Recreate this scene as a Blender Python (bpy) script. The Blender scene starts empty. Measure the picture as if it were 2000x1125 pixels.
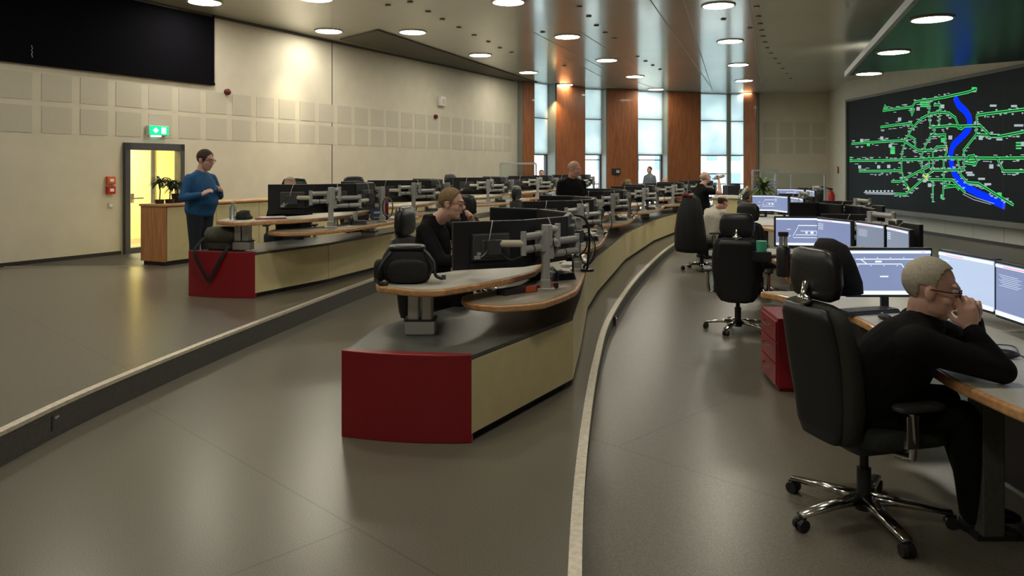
import bpy, math, random
from mathutils import Vector, Matrix
random.seed(7)
PI = math.pi
S = bpy.context.scene
C = bpy.context.collection
CAMZ = 1.65; F = 1500.0; HY = 328.0
def W(px, py, Y): return Vector(((px-1000)/F*Y, Y, CAMZ-(py-HY)/F*Y))
def G(px, py, z=0.0):
    Y = (CAMZ-z)*F/(py-HY); return Vector(((px-1000)/F*Y, Y, z))
ZL = .19; ZR = -.15; ZC = 4.57

# ------------------------------------------------------------------ materials
MATS = {}
def mat(name, col, rough=.5, metal=0, noise=0, nscale=40, emit=0, coat=0, bump=0, spec=.5, alpha=1, trans=0, ecol=None):
    m = bpy.data.materials.new(name); m.use_nodes = True
    nt = m.node_tree; b = nt.nodes['Principled BSDF']
    b.inputs['Base Color'].default_value = (*col, 1)
    b.inputs['Roughness'].default_value = rough
    b.inputs['Metallic'].default_value = metal
    b.inputs['Specular IOR Level'].default_value = spec
    if coat: b.inputs['Coat Weight'].default_value = coat; b.inputs['Coat Roughness'].default_value = .06
    if trans: b.inputs['Transmission Weight'].default_value = trans
    if alpha < 1: b.inputs['Alpha'].default_value = alpha
    if emit:
        b.inputs['Emission Color'].default_value = (*(ecol or col), 1)
        b.inputs['Emission Strength'].default_value = emit
    if noise or bump:
        tc = nt.nodes.new('ShaderNodeTexCoord'); n = nt.nodes.new('ShaderNodeTexNoise')
        n.inputs['Scale'].default_value = nscale; n.inputs['Detail'].default_value = 4
        nt.links.new(tc.outputs['Object'], n.inputs['Vector'])
        if noise:
            mx = nt.nodes.new('ShaderNodeMix'); mx.data_type = 'RGBA'
            mx.inputs['A'].default_value = (*[c*(1-noise) for c in col], 1)
            mx.inputs['B'].default_value = (*[min(1, c*(1+noise)) for c in col], 1)
            mr = nt.nodes.new('ShaderNodeMapRange'); mr.inputs[1].default_value = .35; mr.inputs[2].default_value = .65
            nt.links.new(n.outputs['Fac'], mr.inputs[0]); nt.links.new(mr.outputs[0], mx.inputs['Factor'])
            nt.links.new(mx.outputs['Result'], b.inputs['Base Color'])
        if bump:
            bp = nt.nodes.new('ShaderNodeBump'); bp.inputs['Strength'].default_value = bump; bp.inputs['Distance'].default_value = .01
            nt.links.new(n.outputs['Fac'], bp.inputs['Height']); nt.links.new(bp.outputs[0], b.inputs['Normal'])
    MATS[name] = m
    return m
def wood(name, c1, c2, scale=6, rough=.4, axis=2):
    m = mat(name, c1, rough, coat=.15); nt = m.node_tree; b = nt.nodes['Principled BSDF']
    tc = nt.nodes.new('ShaderNodeTexCoord'); mp = nt.nodes.new('ShaderNodeMapping'); n = nt.nodes.new('ShaderNodeTexNoise')
    sc = [scale*3]*3; sc[axis] = scale*.25
    mp.inputs['Scale'].default_value = sc; n.inputs['Scale'].default_value = 1.6; n.inputs['Detail'].default_value = 6
    r = nt.nodes.new('ShaderNodeValToRGB')
    r.color_ramp.elements[0].color = (*c1, 1); r.color_ramp.elements[1].color = (*c2, 1)
    r.color_ramp.elements[0].position = .36; r.color_ramp.elements[1].position = .66
    nt.links.new(tc.outputs['Object'], mp.inputs[0]); nt.links.new(mp.outputs[0], n.inputs['Vector'])
    nt.links.new(n.outputs['Fac'], r.inputs[0]); nt.links.new(r.outputs[0], b.inputs['Base Color'])
    return m
def speckle(name, c1, c2, rough, seam=None):
    """floor covering: fine speckle, large soft mottling of gloss, thin welded seams"""
    m = mat(name, c1, rough); nt = m.node_tree; b = nt.nodes['Principled BSDF']
    tc = nt.nodes.new('ShaderNodeTexCoord')
    n = nt.nodes.new('ShaderNodeTexNoise'); n.inputs['Scale'].default_value = 150; n.inputs['Detail'].default_value = 5
    n2 = nt.nodes.new('ShaderNodeTexNoise'); n2.inputs['Scale'].default_value = .9; n2.inputs['Detail'].default_value = 3
    for q in (n, n2): nt.links.new(tc.outputs['Object'], q.inputs['Vector'])
    mx = nt.nodes.new('ShaderNodeMix'); mx.data_type = 'RGBA'
    mx.inputs['A'].default_value = (*c1, 1); mx.inputs['B'].default_value = (*c2, 1)
    mr = nt.nodes.new('ShaderNodeMapRange'); mr.inputs[1].default_value = .35; mr.inputs[2].default_value = .65
    nt.links.new(n.outputs['Fac'], mr.inputs[0]); nt.links.new(mr.outputs[0], mx.inputs['Factor'])
    last = mx.outputs['Result']
    if seam:
        br = nt.nodes.new('ShaderNodeTexBrick'); mp = nt.nodes.new('ShaderNodeMapping')
        mp.inputs['Rotation'].default_value = (0, 0, seam)
        br.inputs['Scale'].default_value = 1; br.inputs['Mortar Size'].default_value = .006
        br.inputs['Brick Width'].default_value = 6; br.inputs['Row Height'].default_value = 2.0
        br.inputs['Color1'].default_value = (1, 1, 1, 1); br.inputs['Color2'].default_value = (1, 1, 1, 1); br.inputs['Mortar'].default_value = (.72, .7, .68, 1)
        nt.links.new(tc.outputs['Object'], mp.inputs[0]); nt.links.new(mp.outputs[0], br.inputs['Vector'])
        m2 = nt.nodes.new('ShaderNodeMix'); m2.data_type = 'RGBA'; m2.blend_type = 'MULTIPLY'; m2.inputs['Factor'].default_value = 1
        nt.links.new(last, m2.inputs['A']); nt.links.new(br.outputs['Color'], m2.inputs['B']); last = m2.outputs['Result']
    nt.links.new(last, b.inputs['Base Color'])
    r2 = nt.nodes.new('ShaderNodeMapRange'); r2.inputs[1].default_value = .3; r2.inputs[2].default_value = .7
    pass
    pass
    return m
M = {}
M['floor'] = speckle('floor_linoleum', (.108, .099, .078), (.185, .172, .138), .29, seam=.78)
M['carpet'] = speckle('ramp_lino_dark', (.035, .032, .028), (.06, .055, .048), .6)
M['framegrey'] = mat('display_frame_grey', (.13, .135, .12), .5)
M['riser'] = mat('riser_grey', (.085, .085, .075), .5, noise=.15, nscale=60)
M['nosing'] = mat('nosing_metal', (.74, .69, .57), .38, metal=.4, noise=.12, nscale=30)
M['wall'] = mat('wall_paint', (.60, .565, .46), .75, noise=.03, nscale=3, bump=.02)
M['acoustic'] = mat('acoustic_tile', (.515, .488, .405), .9, noise=.05, nscale=90)
M['wallgrey'] = mat('wall_panel_pale', (.52, .53, .48), .55)
M['ceil'] = mat('ceiling_lacquer', (.50, .50, .44), .2, coat=.35, noise=.03, nscale=.7, spec=.5)
M['ceil'].node_tree.nodes['Principled BSDF'].inputs['Coat Roughness'].default_value = .1
M['soffit'] = mat('ceiling_dark_lacquer', (.05, .06, .055), .25, spec=.22)
M['wedge'] = mat('ceiling_wedge', (.10, .096, .075), .8)
M['seam'] = mat('ceiling_seam', (.42, .42, .38), .5)
M['wood'] = wood('pillar_wood', (.25, .082, .03), (.37, .135, .052), 5, .38)
M['woodcab'] = wood('cabinet_wood', (.42, .17, .06), (.6, .28, .11), 6, .42)
M['edge'] = wood('edge_wood', (.48, .24, .10), (.66, .38, .18), 7, .4, axis=0)
M['lam'] = mat('desk_laminate', (.50, .49, .43), .4, noise=.06, nscale=60)
M['lamdark'] = mat('shelf_laminate', (.30, .27, .21), .33, noise=.08, nscale=60)
M['cream'] = mat('cream_panel', (.70, .61, .33), .42, noise=.03, nscale=8)
M['red'] = mat('red_lacquer', (.25, .007, .016), .38, coat=.1)
M['kick'] = mat('kick_dark', (.02, .017, .022), .5)
M['plinth'] = mat('plinth_top', (.085, .09, .08), .33, noise=.1, nscale=50)
M['black'] = mat('black_plastic', (.014, .015, .019), .42)
M['blackf'] = mat('black_fabric', (.014, .014, .015), .9, noise=.25, nscale=60, bump=.2)
M['leather'] = mat('black_leather', (.016, .017, .02), .33, bump=.08, nscale=50)
M['chfab'] = mat('chair_fabric', (.028, .032, .028), .85, noise=.2, nscale=120, bump=.15)
M['dark'] = mat('dark_grey_plastic', (.05, .052, .055), .5)
M['chrome'] = mat('chrome', (.62, .62, .6), .16, metal=1)
M['alu'] = mat('aluminium', (.55, .56, .55), .35, metal=.75)
M['armgrey'] = mat('arm_grey', (.46, .47, .47), .4, metal=.3)
M['armbeige'] = mat('arm_beige', (.55, .52, .42), .45)
M['cable'] = mat('cable_beige', (.40, .38, .31), .6)
M['white'] = mat('white_plastic', (.75, .75, .72), .45)
M['paper'] = mat('paper', (.78, .77, .73), .8)
M['glassf'] = mat('clear_plastic', (.75, .85, .88), .08, trans=.85)
M['frame'] = mat('door_frame', (.06, .062, .075), .45)
M['winframe'] = mat('window_frame', (.05, .035, .05), .5)
M['pilside'] = mat('pillar_side_grey', (.22, .23, .20), .5)
M['skin'] = mat('skin', (.70, .42, .33), .5, noise=.06, nscale=14)
M['skin2'] = mat('skin_ruddy', (.60, .32, .24), .5, noise=.1, nscale=14)
M['hairw'] = mat('hair_grey', (.44, .40, .32), .85, noise=.15, nscale=160, bump=.2)
M['hairb'] = mat('hair_brown', (.045, .018, .012), .7, noise=.3, nscale=90, bump=.6)
M['hairf'] = mat('hair_fair', (.22, .145, .07), .8, noise=.25, nscale=90, bump=.5)
M['blue'] = mat('blue_knit', (.018, .105, .27), .85, noise=.14, nscale=50, bump=.25)
M['jeans'] = mat('dark_jeans', (.016, .026, .036), .85, noise=.2, nscale=60)
M['shirtb'] = mat('black_cloth', (.0085, .0085, .009), .9, noise=.2, nscale=20, spec=.15)
M['shirtw'] = mat('white_cloth', (.62, .58, .50), .8, noise=.05, nscale=20)
M['eyew'] = mat('eye_white', (.7, .68, .62), .3)
M['lip'] = mat('lip', (.36, .12, .09), .5)
M['grn'] = mat('leaf_green', (.022, .055, .014), .5, noise=.3, nscale=12)
M['grnl'] = mat('leaf_light', (.09, .15, .035), .5, noise=.3, nscale=12)
M['soil'] = mat('soil', (.02, .014, .01), .9)
M['pot'] = mat('pot_dark', (.03, .028, .025), .5)
M['olive'] = mat('olive_canvas', (.085, .085, .065), .85, noise=.18, nscale=60, bump=.2)
M['orange'] = mat('orange_plastic', (.62, .10, .025), .5)
M['firered'] = mat('fire_red', (.45, .012, .012), .35)
M['firedark'] = mat('detector_red', (.10, .004, .008), .35)
M['teal'] = mat('teal_cup', (.06, .42, .26), .4)
M['lamp'] = mat('lamp_diffuser', (1, .93, .78), .5, emit=42, ecol=(1, .92, .76))
M['lamprim'] = mat('lamp_rim', (.55, .52, .45), .4)
M['spot'] = mat('spot_rim', (.16, .155, .14), .4)
M['exit'] = mat('exit_green', (0, .5, .22), .4, emit=.8, ecol=(0, .62, .24))
M['exitw'] = mat('exit_white', (.8, 1, .9), .4, emit=1.0, ecol=(.6, 1, .8))
M['scr'] = mat('screen_blue', (.02, .02, .03), .25, emit=.42, ecol=(.36, .44, .74))
M['scrl'] = mat('screen_pale', (.02, .02, .03), .25, emit=.6, ecol=(.58, .70, .92))
M['scrw'] = mat('screen_white', (.02, .02, .03), .3, emit=.72, ecol=(.86, .93, 1))
M['scrr'] = mat('screen_red', (.02, .02, .03), .3, emit=.8, ecol=(.9, .12, .2))
M['scrg'] = mat('screen_grey', (.02, .02, .03), .3, emit=.34, ecol=(.42, .5, .66))
M['scrd'] = mat('screen_dark', (.008, .009, .014), .22)
M['mapblk'] = mat('map_black', (.004, .005, .006), .6, emit=.006, ecol=(.55, .65, .6), spec=.1)
M['mapg'] = mat('map_green', (0, .02, 0), .5, emit=.55, ecol=(.04, .80, .17))
M['mapb'] = mat('map_blue', (0, 0, .02), .5, emit=.75, ecol=(.002, .03, 1.0))
M['mapw'] = mat('map_white', (0, 0, 0), .5, emit=.42, ecol=(.62, .74, .8))
M['mapy'] = mat('map_yellow', (0, 0, 0), .5, emit=.6, ecol=(.8, .7, .1))
M['yellowroom'] = mat('corridor_paint', (.85, .72, .38), .7)
M['blind'] = mat('black_blind', (.004, .004, .006), .95, noise=.25, nscale=30, spec=.05)
M['poster'] = mat('box_blue', (.08, .12, .25), .6)
M['facade'] = mat('facade', (.55, .53, .48), .8)
M['facwin'] = mat('facade_window', (.15, .2, .25), .3)
# translucent roller shade
m = bpy.data.materials.new('roller_shade'); m.use_nodes = True; nt = m.node_tree
for n in list(nt.nodes): nt.nodes.remove(n)
o = nt.nodes.new('ShaderNodeOutputMaterial'); a = nt.nodes.new('ShaderNodeBsdfTranslucent'); d = nt.nodes.new('ShaderNodeBsdfDiffuse'); x = nt.nodes.new('ShaderNodeMixShader')
nn = nt.nodes.new('ShaderNodeTexNoise'); nn.inputs['Scale'].default_value = .8; tc = nt.nodes.new('ShaderNodeTexCoord'); rr = nt.nodes.new('ShaderNodeValToRGB')
rr.color_ramp.elements[0].color = (.60, .70, .73, 1); rr.color_ramp.elements[1].color = (.85, .92, .90, 1)
rr.color_ramp.elements[0].position = .35; rr.color_ramp.elements[1].position = .65
nt.links.new(tc.outputs['Object'], nn.inputs['Vector']); nt.links.new(nn.outputs['Fac'], rr.inputs[0]); nt.links.new(rr.outputs[0], a.inputs[0])
d.inputs[0].default_value = (.6, .62, .58, 1); x.inputs[0].default_value = .35
nt.links.new(a.outputs[0], x.inputs[1]); nt.links.new(d.outputs[0], x.inputs[2]); nt.links.new(x.outputs[0], o.inputs[0])
M['shade'] = m
# thin glass
def thin_glass(name, tint, k):
    m = bpy.data.materials.new(name); m.use_nodes = True; nt = m.node_tree
    for n in list(nt.nodes): nt.nodes.remove(n)
    o = nt.nodes.new('ShaderNodeOutputMaterial'); a = nt.nodes.new('ShaderNodeBsdfTransparent'); d = nt.nodes.new('ShaderNodeBsdfGlossy'); x = nt.nodes.new('ShaderNodeMixShader')
    a.inputs[0].default_value = (*tint, 1); d.inputs['Roughness'].default_value = .05; x.inputs[0].default_value = k
    nt.links.new(a.outputs[0], x.inputs[1]); nt.links.new(d.outputs[0], x.inputs[2]); nt.links.new(x.outputs[0], o.inputs[0])
    return m
M['glass'] = thin_glass('window_glass', (.93, .97, .97), .06)

# ------------------------------------------------------------------ mesh helpers
class B:
    def __init__(s): s.v = []; s.f = []
    def add(s, vs, fs):
        n = len(s.v); s.v += [tuple(v) for v in vs]; s.f += [tuple(i+n for i in f) for f in fs]; return s
    def box(s, c, d, rz=0, mx=None):
        c = Vector(c); R = mx if mx is not None else Matrix.Rotation(rz, 3, 'Z')
        vs = [c + R @ Vector((x*d[0]/2, y*d[1]/2, z*d[2]/2)) for x in (-1, 1) for y in (-1, 1) for z in (-1, 1)]
        return s.add(vs, [(0,1,3,2),(4,6,7,5),(0,4,5,1),(2,3,7,6),(0,2,6,4),(1,5,7,3)])
    def prism(s, poly, z0, z1):
        n = len(poly)
        a = sum(poly[i][0]*poly[(i+1)%n][1]-poly[(i+1)%n][0]*poly[i][1] for i in range(n))
        if a < 0: poly = poly[::-1]
        vs = [(p[0], p[1], z0) for p in poly]+[(p[0], p[1], z1) for p in poly]
        return s.add(vs, [tuple(range(n-1, -1, -1)), tuple(range(n, 2*n))]+[(i, (i+1)%n, n+(i+1)%n, n+i) for i in range(n)])
    def quad(s, a, b, c, d): return s.add([a, b, c, d], [(0,1,2,3)])
    def loft(s, rings, n=16, e=1.0, cap=True):
        """rings: (centre, side vector, forward vector, a, b)"""
        vs = []
        for (c, sv, fv, a, b) in rings:
            c = Vector(c); sv = Vector(sv); fv = Vector(fv)
            for i in range(n):
                t = 2*PI*i/n; ct, st = math.cos(t), math.sin(t)
                vs.append(c+sv*a*math.copysign(abs(ct)**e, ct)+fv*b*math.copysign(abs(st)**e, st))
        fs = []
        for k in range(len(rings)-1):
            for i in range(n): fs.append((k*n+i, k*n+(i+1)%n, (k+1)*n+(i+1)%n, (k+1)*n+i))
        if cap: fs += [tuple(range(n-1, -1, -1)), tuple((len(rings)-1)*n+i for i in range(n))]
        return s.add(vs, fs)
    def cyl(s, a, b, r1, r2=None, n=14):
        a = Vector(a); b = Vector(b); r2 = r1 if r2 is None else r2
        d = (b-a).normalized(); u = d.orthogonal().normalized(); w = d.cross(u)
        return s.loft([(a, u, w, r1, r1), (b, u, w, r2, r2)], n)
    def cap(s, a, b, r1, r2=None, n=14):
        """tapered capsule"""
        a = Vector(a); b = Vector(b); r2 = r1 if r2 is None else r2
        d = (b-a); L = d.length
        if L < 1e-6: return s.ell(a, (r1, r1, r1))
        d /= L; u = d.orthogonal().normalized(); w = d.cross(u); R = []
        for k in range(5):
            t = PI/2*(k+.15)/5; R.append((a-d*r1*math.cos(t), u, w, r1*math.sin(t), r1*math.sin(t)))
        R.append((a, u, w, r1, r1)); R.append((b, u, w, r2, r2))
        for k in range(4, -1, -1):
            t = PI/2*(k+.15)/5; R.append((b+d*r2*math.cos(t), u, w, r2*math.sin(t), r2*math.sin(t)))
        return s.loft(R, n)
    def ell(s, c, r, mx=None, e=1.0, nu=16, nv=10, e2=None):
        c = Vector(c); e2 = e if e2 is None else e2; Rm = mx if mx is not None else Matrix.Identity(3); vs = []
        sg = lambda x, p: math.copysign(abs(x)**p, x)
        for j in range(nv+1):
            ph = -PI/2+PI*j/nv*.998+.001*PI
            for i in range(nu):
                t = 2*PI*i/nu
                vs.append(c+Rm @ Vector((r[0]*sg(math.cos(ph), e)*sg(math.cos(t), e2), r[1]*sg(math.cos(ph), e)*sg(math.sin(t), e2), r[2]*sg(math.sin(ph), e))))
        fs = [(j*nu+i, j*nu+(i+1)%nu, (j+1)*nu+(i+1)%nu, (j+1)*nu+i) for j in range(nv) for i in range(nu)]
        fs += [tuple(range(nu-1, -1, -1)), tuple(nv*nu+i for i in range(nu))]
        return s.add(vs, fs)
    def tube(s, pts, r, n=8, taper=None):
        pts = [Vector(p) for p in pts]; R = []; u = None
        for i, p in enumerate(pts):
            d = (pts[min(i+1, len(pts)-1)]-pts[max(i-1, 0)]).normalized()
            if u is None: u = d.orthogonal().normalized()
            u = (u-d*u.dot(d)); u = u.normalized() if u.length > 1e-5 else d.orthogonal().normalized()
            w = d.cross(u); rr = r if taper is None else r*(1+(taper-1)*i/(len(pts)-1))
            R.append((p, u, w, rr, rr))
        return s.loft(R, n)
def smooth_path(pts, k=6, closed=False):
    pts = [Vector(p) for p in pts]; out = []; n = len(pts)
    for i in range(n if closed else n-1):
        g = (lambda j: pts[j % n]) if closed else (lambda j: pts[max(0, min(n-1, j))])
        p0, p1, p2, p3 = g(i-1), g(i), g(i+1), g(i+2)
        for q in range(k):
            t = q/k; out.append(.5*((2*p1)+(p2-p0)*t+(2*p0-5*p1+4*p2-p3)*t*t+(3*p1-p0-3*p2+p3)*t**3))
    if not closed: out.append(pts[-1])
    return out
def chaikin(poly, it=2):
    P = [Vector(p) for p in poly]
    for _ in range(it):
        Q = []
        for i in range(len(P)):
            a, b = P[i], P[(i+1) % len(P)]; Q += [a*.75+b*.25, a*.25+b*.75]
        P = Q
    return [tuple(p) for p in P]
def offset(poly, d):
    n = len(poly); a = sum(poly[i][0]*poly[(i+1)%n][1]-poly[(i+1)%n][0]*poly[i][1] for i in range(n)); sg = 1 if a > 0 else -1; out = []
    for i in range(n):
        p0 = Vector(poly[i-1][:2]); p1 = Vector(poly[i][:2]); p2 = Vector(poly[(i+1)%n][:2])
        d1 = (p1-p0).normalized(); d2 = (p2-p1).normalized(); m_ = (d1+d2)
        m_ = m_.normalized() if m_.length > 1e-6 else d1
        nrm = Vector((m_.y, -m_.x))*sg; out.append(tuple(p1+nrm*d/max(.5, nrm.dot(Vector((d1.y, -d1.x))*sg))))
    return out
def obj(name, b, m, parent=None, smooth=False, bevel=0, seg=2, remesh=0, sm=0, subs=0):
    me = bpy.data.meshes.new(name); me.from_pydata(b.v, [], b.f); me.update()
    o = bpy.data.objects.new(name, me); C.objects.link(o); me.materials.append(M[m] if isinstance(m, str) else m)
    if smooth:
        for p in me.polygons: p.use_smooth = True
    if parent: o.parent = parent
    if remesh:
        md = o.modifiers.new('r', 'REMESH'); md.mode = 'VOXEL'; md.voxel_size = remesh; md.use_smooth_shade = True
        if sm:
            k = o.modifiers.new('s', 'SMOOTH'); k.factor = .5; k.iterations = sm
    if bevel:
        md = o.modifiers.new('b', 'BEVEL'); md.width = bevel; md.segments = seg; md.limit_method = 'ANGLE'; md.angle_limit = .6
    if subs:
        md = o.modifiers.new('u', 'SUBSURF'); md.levels = subs; md.render_levels = subs
    return o
def tag(o, label, cat, group=None, kind=None):
    o['label'] = label; o['category'] = cat
    if group: o['group'] = group
    if kind: o['kind'] = kind
    return o
def thing(name, label, cat, loc=(0,0,0), rz=0, group=None):
    o = bpy.data.objects.new(name, None); o.empty_display_size = .1; C.objects.link(o)
    o.location = loc; o.rotation_euler = (0, 0, rz); return tag(o, label, cat, group)
def struct(name, b, m, parent=None, label=None, **k):
    o = obj(name, b, m, parent, **k)
    if not parent: o['kind'] = 'structure'
    if label: o['label'] = label
    return o
KIDS = {}
def dup(r, loc, rz, label, group=None):
    kids = {}
    for o in C.objects:
        if o.parent: kids.setdefault(o.parent.name, []).append(o)
    def rec(o, par):
        c = o.copy(); C.objects.link(c)
        if par: c.parent = par
        for ch in kids.get(o.name, []): rec(ch, c)
        return c
    c = rec(r, None); c.location = loc; c.rotation_euler = (0, 0, rz); c['label'] = label
    if group: c['group'] = group
    elif 'group' in c: del c['group']
    return c
# ------------------------------------------------------------------ room shell
wd = Vector((.4704, .8825, 0)); wn = Vector((.8825, -.4704, 0))       # left wall: along, into the room
def WL(Y, z, off=0): return Vector((.533*Y-13.53, Y, z))+wn*off
def wall_box(b, y0, y1, z0, z1, d0=-.2, d1=0):
    p = [WL(y0, 0, d0), WL(y1, 0, d0), WL(y1, 0, d1), WL(y0, 0, d1)]
    return b.prism([(q.x, q.y) for q in p], z0, z1)
DY0, DY1, DZ1 = 13.01, 14.05, 2.08
b = B()
wall_box(b, -4.2, DY0, -.2, ZC+.1); wall_box(b, DY1, 25.9, -.2, ZC+.1); wall_box(b, DY0, DY1, DZ1, ZC+.1); wall_box(b, DY0, DY1, -.2, ZL)
wl = struct('wall_left', b, 'wall', label='long cream side wall with two rows of acoustic squares')
b = B()
for k in range(-9, 26):
    y0 = 11.81+.545*k
    for z0, z1 in ((2.19, 2.6), (2.69, 3.10)):
        if y0 < 25.2: wall_box(b, y0, y0+.42, z0, z1, 0, .006)
struct('acoustic_panels', b, 'acoustic', wl)
b = B(); wall_box(b, 17.62, 17.64, .3, ZC, 0, .003); struct('wall_joint', b, 'kick', wl)
b = B(); wall_box(b, -4, DY0-.03, ZL-.02, ZL+.06, 0, .015); wall_box(b, DY1+.03, 25.6, ZL, ZL+.06, 0, .015); struct('baseboard_left', b, 'kick')
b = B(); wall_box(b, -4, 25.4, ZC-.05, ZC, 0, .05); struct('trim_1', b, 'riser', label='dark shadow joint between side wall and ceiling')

# curves of the level edges
c1 = smooth_path([(-3.0,-4.2,0),(-2.98,0,0),(-2.88,3,0),(-2.83,4.22,0),(-2.77,5.07,0),(-2.57,6.38,0),(-2.25,8.05,0),(-1.78,10.28,0),(-1.0,13,0),(.1,16.3,0),(1.25,19.4,0),(2.5,22.4,0),(4.6,26.6,0),(6.3,29.6,0)], 6)
c2 = smooth_path([(.02,-4.2,0),(.08,-1,0),(.15,1.5,0),(.27,3.1,0),(.45,4.65,0),(.75,6.65,0),(1.12,8.6,0),(1.93,11.7,0),(3.25,15.9,0),(4.5,19.0,0),(6.6,23.2,0),(8.2,26.0,0),(9.6,29.6,0)], 6)
struct('floor', B().prism([(-3.2,-4.2),(13,-4.2),(13,31),(2,31),(-3.2,25)], ZR-.1, ZR), 'floor', label='lower grey linoleum floor of the right aisle')
b = B().prism([(p.x, p.y) for p in c2]+[(p.x-.3, p.y) for p in reversed(c1)], ZR+.001, 0)
struct('floor', b, 'floor', label='middle floor level between the two console rows')
wallpts = [WL(-4.2, 0, -.05), WL(29.6, 0, -.05)]
b = B().prism([(p.x, p.y) for p in c1]+[(wallpts[1].x, wallpts[1].y), (wallpts[0].x, wallpts[0].y)], .0, ZL)
struct('floor', b, 'floor', label='raised floor platform along the side wall')
def strip(curve, z0, z1, o0, o1):
    b = B(); n = len(curve); A = []; Bq = []
    for i, p in enumerate(curve):
        d = (curve[min(i+1, n-1)]-curve[max(i-1, 0)]).normalized(); nr = Vector((d.y, -d.x, 0))
        A.append(p+nr*o0); Bq.append(p+nr*o1)
    vs = []
    for q in range(n): vs += [(A[q].x, A[q].y, z0), (Bq[q].x, Bq[q].y, z0), (Bq[q].x, Bq[q].y, z1), (A[q].x, A[q].y, z1)]
    fs = []
    for q in range(n-1):
        for k in range(4): fs.append((q*4+k, q*4+(k+1)%4, q*4+4+(k+1)%4, q*4+4+k))
    fs += [(3,2,1,0), tuple((n-1)*4+k for k in range(4))]
    return b.add(vs, fs)
struct('trim_2', strip(c1, ZL-.02, ZL+.004, -.045, .012), 'nosing', label='metal nosing along the raised platform edge')
struct('trim_3', strip(c1, .0, ZL-.021, -.01, .008), 'riser', label='grey riser of the raised platform')
struct('trim_4', strip(c2, -.02, .004, -.045, .012), 'nosing', label='curved metal nosing of the middle level')
struct('trim_5', strip(c2, ZR, -.021, -.01, .008), 'riser', label='riser below the curved nosing')
# sockets in the risers
def socket(p, nrm, label, w=.09, h=.085):
    t = thing('floor_socket', label, 'socket', p, math.atan2(nrm[0], -nrm[1]))
    obj('cover', B().box((0,-.008,0), (w,.016,h)), 'black', t, bevel=.004)
    obj('flap', B().box((.0,-.02,h*.25), (w*.55,.012,.012)), 'alu', t)
    return t
socket((-2.818, 4.72, .095), (1, .12), 'dark socket box set in the riser of the raised platform near the picture edge', .11, .1)
socket((1.165, 8.72, -.085), (1, -.2), 'small black socket on the riser beside the curved nosing', .12, .1)
# dark ramp at the wall, with its light edge
pw = WL(11.30, 0); b = B().prism([(pw.x+.02, 11.32), (-5.4, 11.42), (-5.7, 12.6), (-5.9, 13.9), (WL(14,0).x+.02, 14.0)], ZL+.0005, ZL+.003)
struct('floor', b, 'carpet', label='dark floor strip in front of the glazed door')
struct('trim_6', B().prism([(pw.x+.03, 11.29), (-5.4, 11.39), (-5.4, 11.42), (pw.x+.03, 11.32)], ZL+.003, ZL+.007), 'nosing', label='thin light strip between floor and dark ramp')

# other walls
WX = 11.4
struct('wall_back', B().box((-3, -4.3, 2.2), (32, .2, 5)), 'wall')
b = B().box((WX+.1, 11, 2.2), (.2, 30.6, 5))
wr = struct('wall_right', b, 'wall', label='wall carrying the large network display')
b = B()
for k in range(26):
    y1 = 26.15-k*1.2
    if y1 > -3: b.box((WX-.012, y1-.595, (.36+ZR)/2+.03), (.024, 1.185, .36-ZR-.06))
struct('wainscot_panel', b, 'wallgrey', wr)
struct('baseboard_right', B().box((WX-.02, 11, ZR+.035), (.05, 30.4, .07)), 'kick')
b = B().prism([(WX, 26.25), (12.25, 29.7), (12.5, 29.6), (11.7, 26.2)], ZR, ZC)
struct('wall_corner', b, 'wall')
b = B().prism([(9.55, 29.85), (12.5, 29.62), (12.5, 29.9), (9.55, 30.1)], ZR, ZC)
wf = struct('wall_far', b, 'wall', label='short far wall right of the windows')
b = B()
for k in range(4):
    for z0, z1 in ((2.2, 2.75), (2.85, 3.42)):
        for h in (0,):
            x0 = 9.75+k*.62; y = 29.85-(x0-9.55)*.078
            b.box((x0+.25, y-.01, (z0+z1)/2), (.5, .02, z1-z0), -.078)
struct('acoustic_panels', b, 'acoustic', wf)
struct('baseboard_far', B().box((10.9, 29.7, ZR+.04), (2.7, .05, .08), -.078), 'kick')

# ceiling
struct('ceiling', B().prism([(-17,-4.3),(13,-4.3),(13,31.5),(-17,31.5)], ZC, ZC+.1), 'ceil')
def CP(px, py, z=ZC):
    Y = (z-CAMZ)*F/(HY-py); return Vector(((px-1000)/F*Y, Y, z))
b = B()
pts = [CP(664,76), CP(738,57), CP(1050,160), CP(1013,158.5)]
b.prism([(p.x, p.y) for p in pts], ZC-.03, ZC-.001)
struct('trim_7', b, 'wedge', label='dark wedge panel in the ceiling along the side wall')
b = B()
for (x0,y0,x1,y1) in ((1270,0,1390,172),(1335,0,1392,178),(1463,0,1486,160),(1040,62,1200,145),(1200,145,1290,176),(1130,60,1240,130),(1100,110,1175,150)):
    p = CP(x0,y0+.01); q = CP(x1,y1); d = (q-p).normalized()
    b.box((p+q)/2-Vector((0,0,.002)), ((q-p).length,.02,.004), math.atan2(d.y,d.x))
struct('trim_8', b, 'seam', label='fine joints between ceiling panels')
SZ = 3.87
pts = [CP(1655,148,SZ), CP(1790,0.01,SZ), Vector((2.4,1.2,0)), Vector((11.35,1.2,0)), Vector((11.35,14.8,0)), CP(2000,118,SZ), CP(1750,139,SZ)]
so = struct('ceiling_soffit', B().prism([(p.x, p.y) for p in pts], SZ, SZ+.10), 'soffit', label='lowered dark glossy ceiling panel over the display side')
b = B()
for i in (0, 1):
    p, q = pts[i], pts[i+1]; p = Vector((p.x,p.y,SZ)); q = Vector((q.x,q.y,SZ)); d = (q-p).normalized()
    b.box((p+q)/2+Vector((-.03,0,.03)), ((q-p).length+.05, .07, .13), math.atan2(d.y, d.x))
struct('trim_9', b, 'armgrey', label='pale rim of the lowered ceiling panel')
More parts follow.
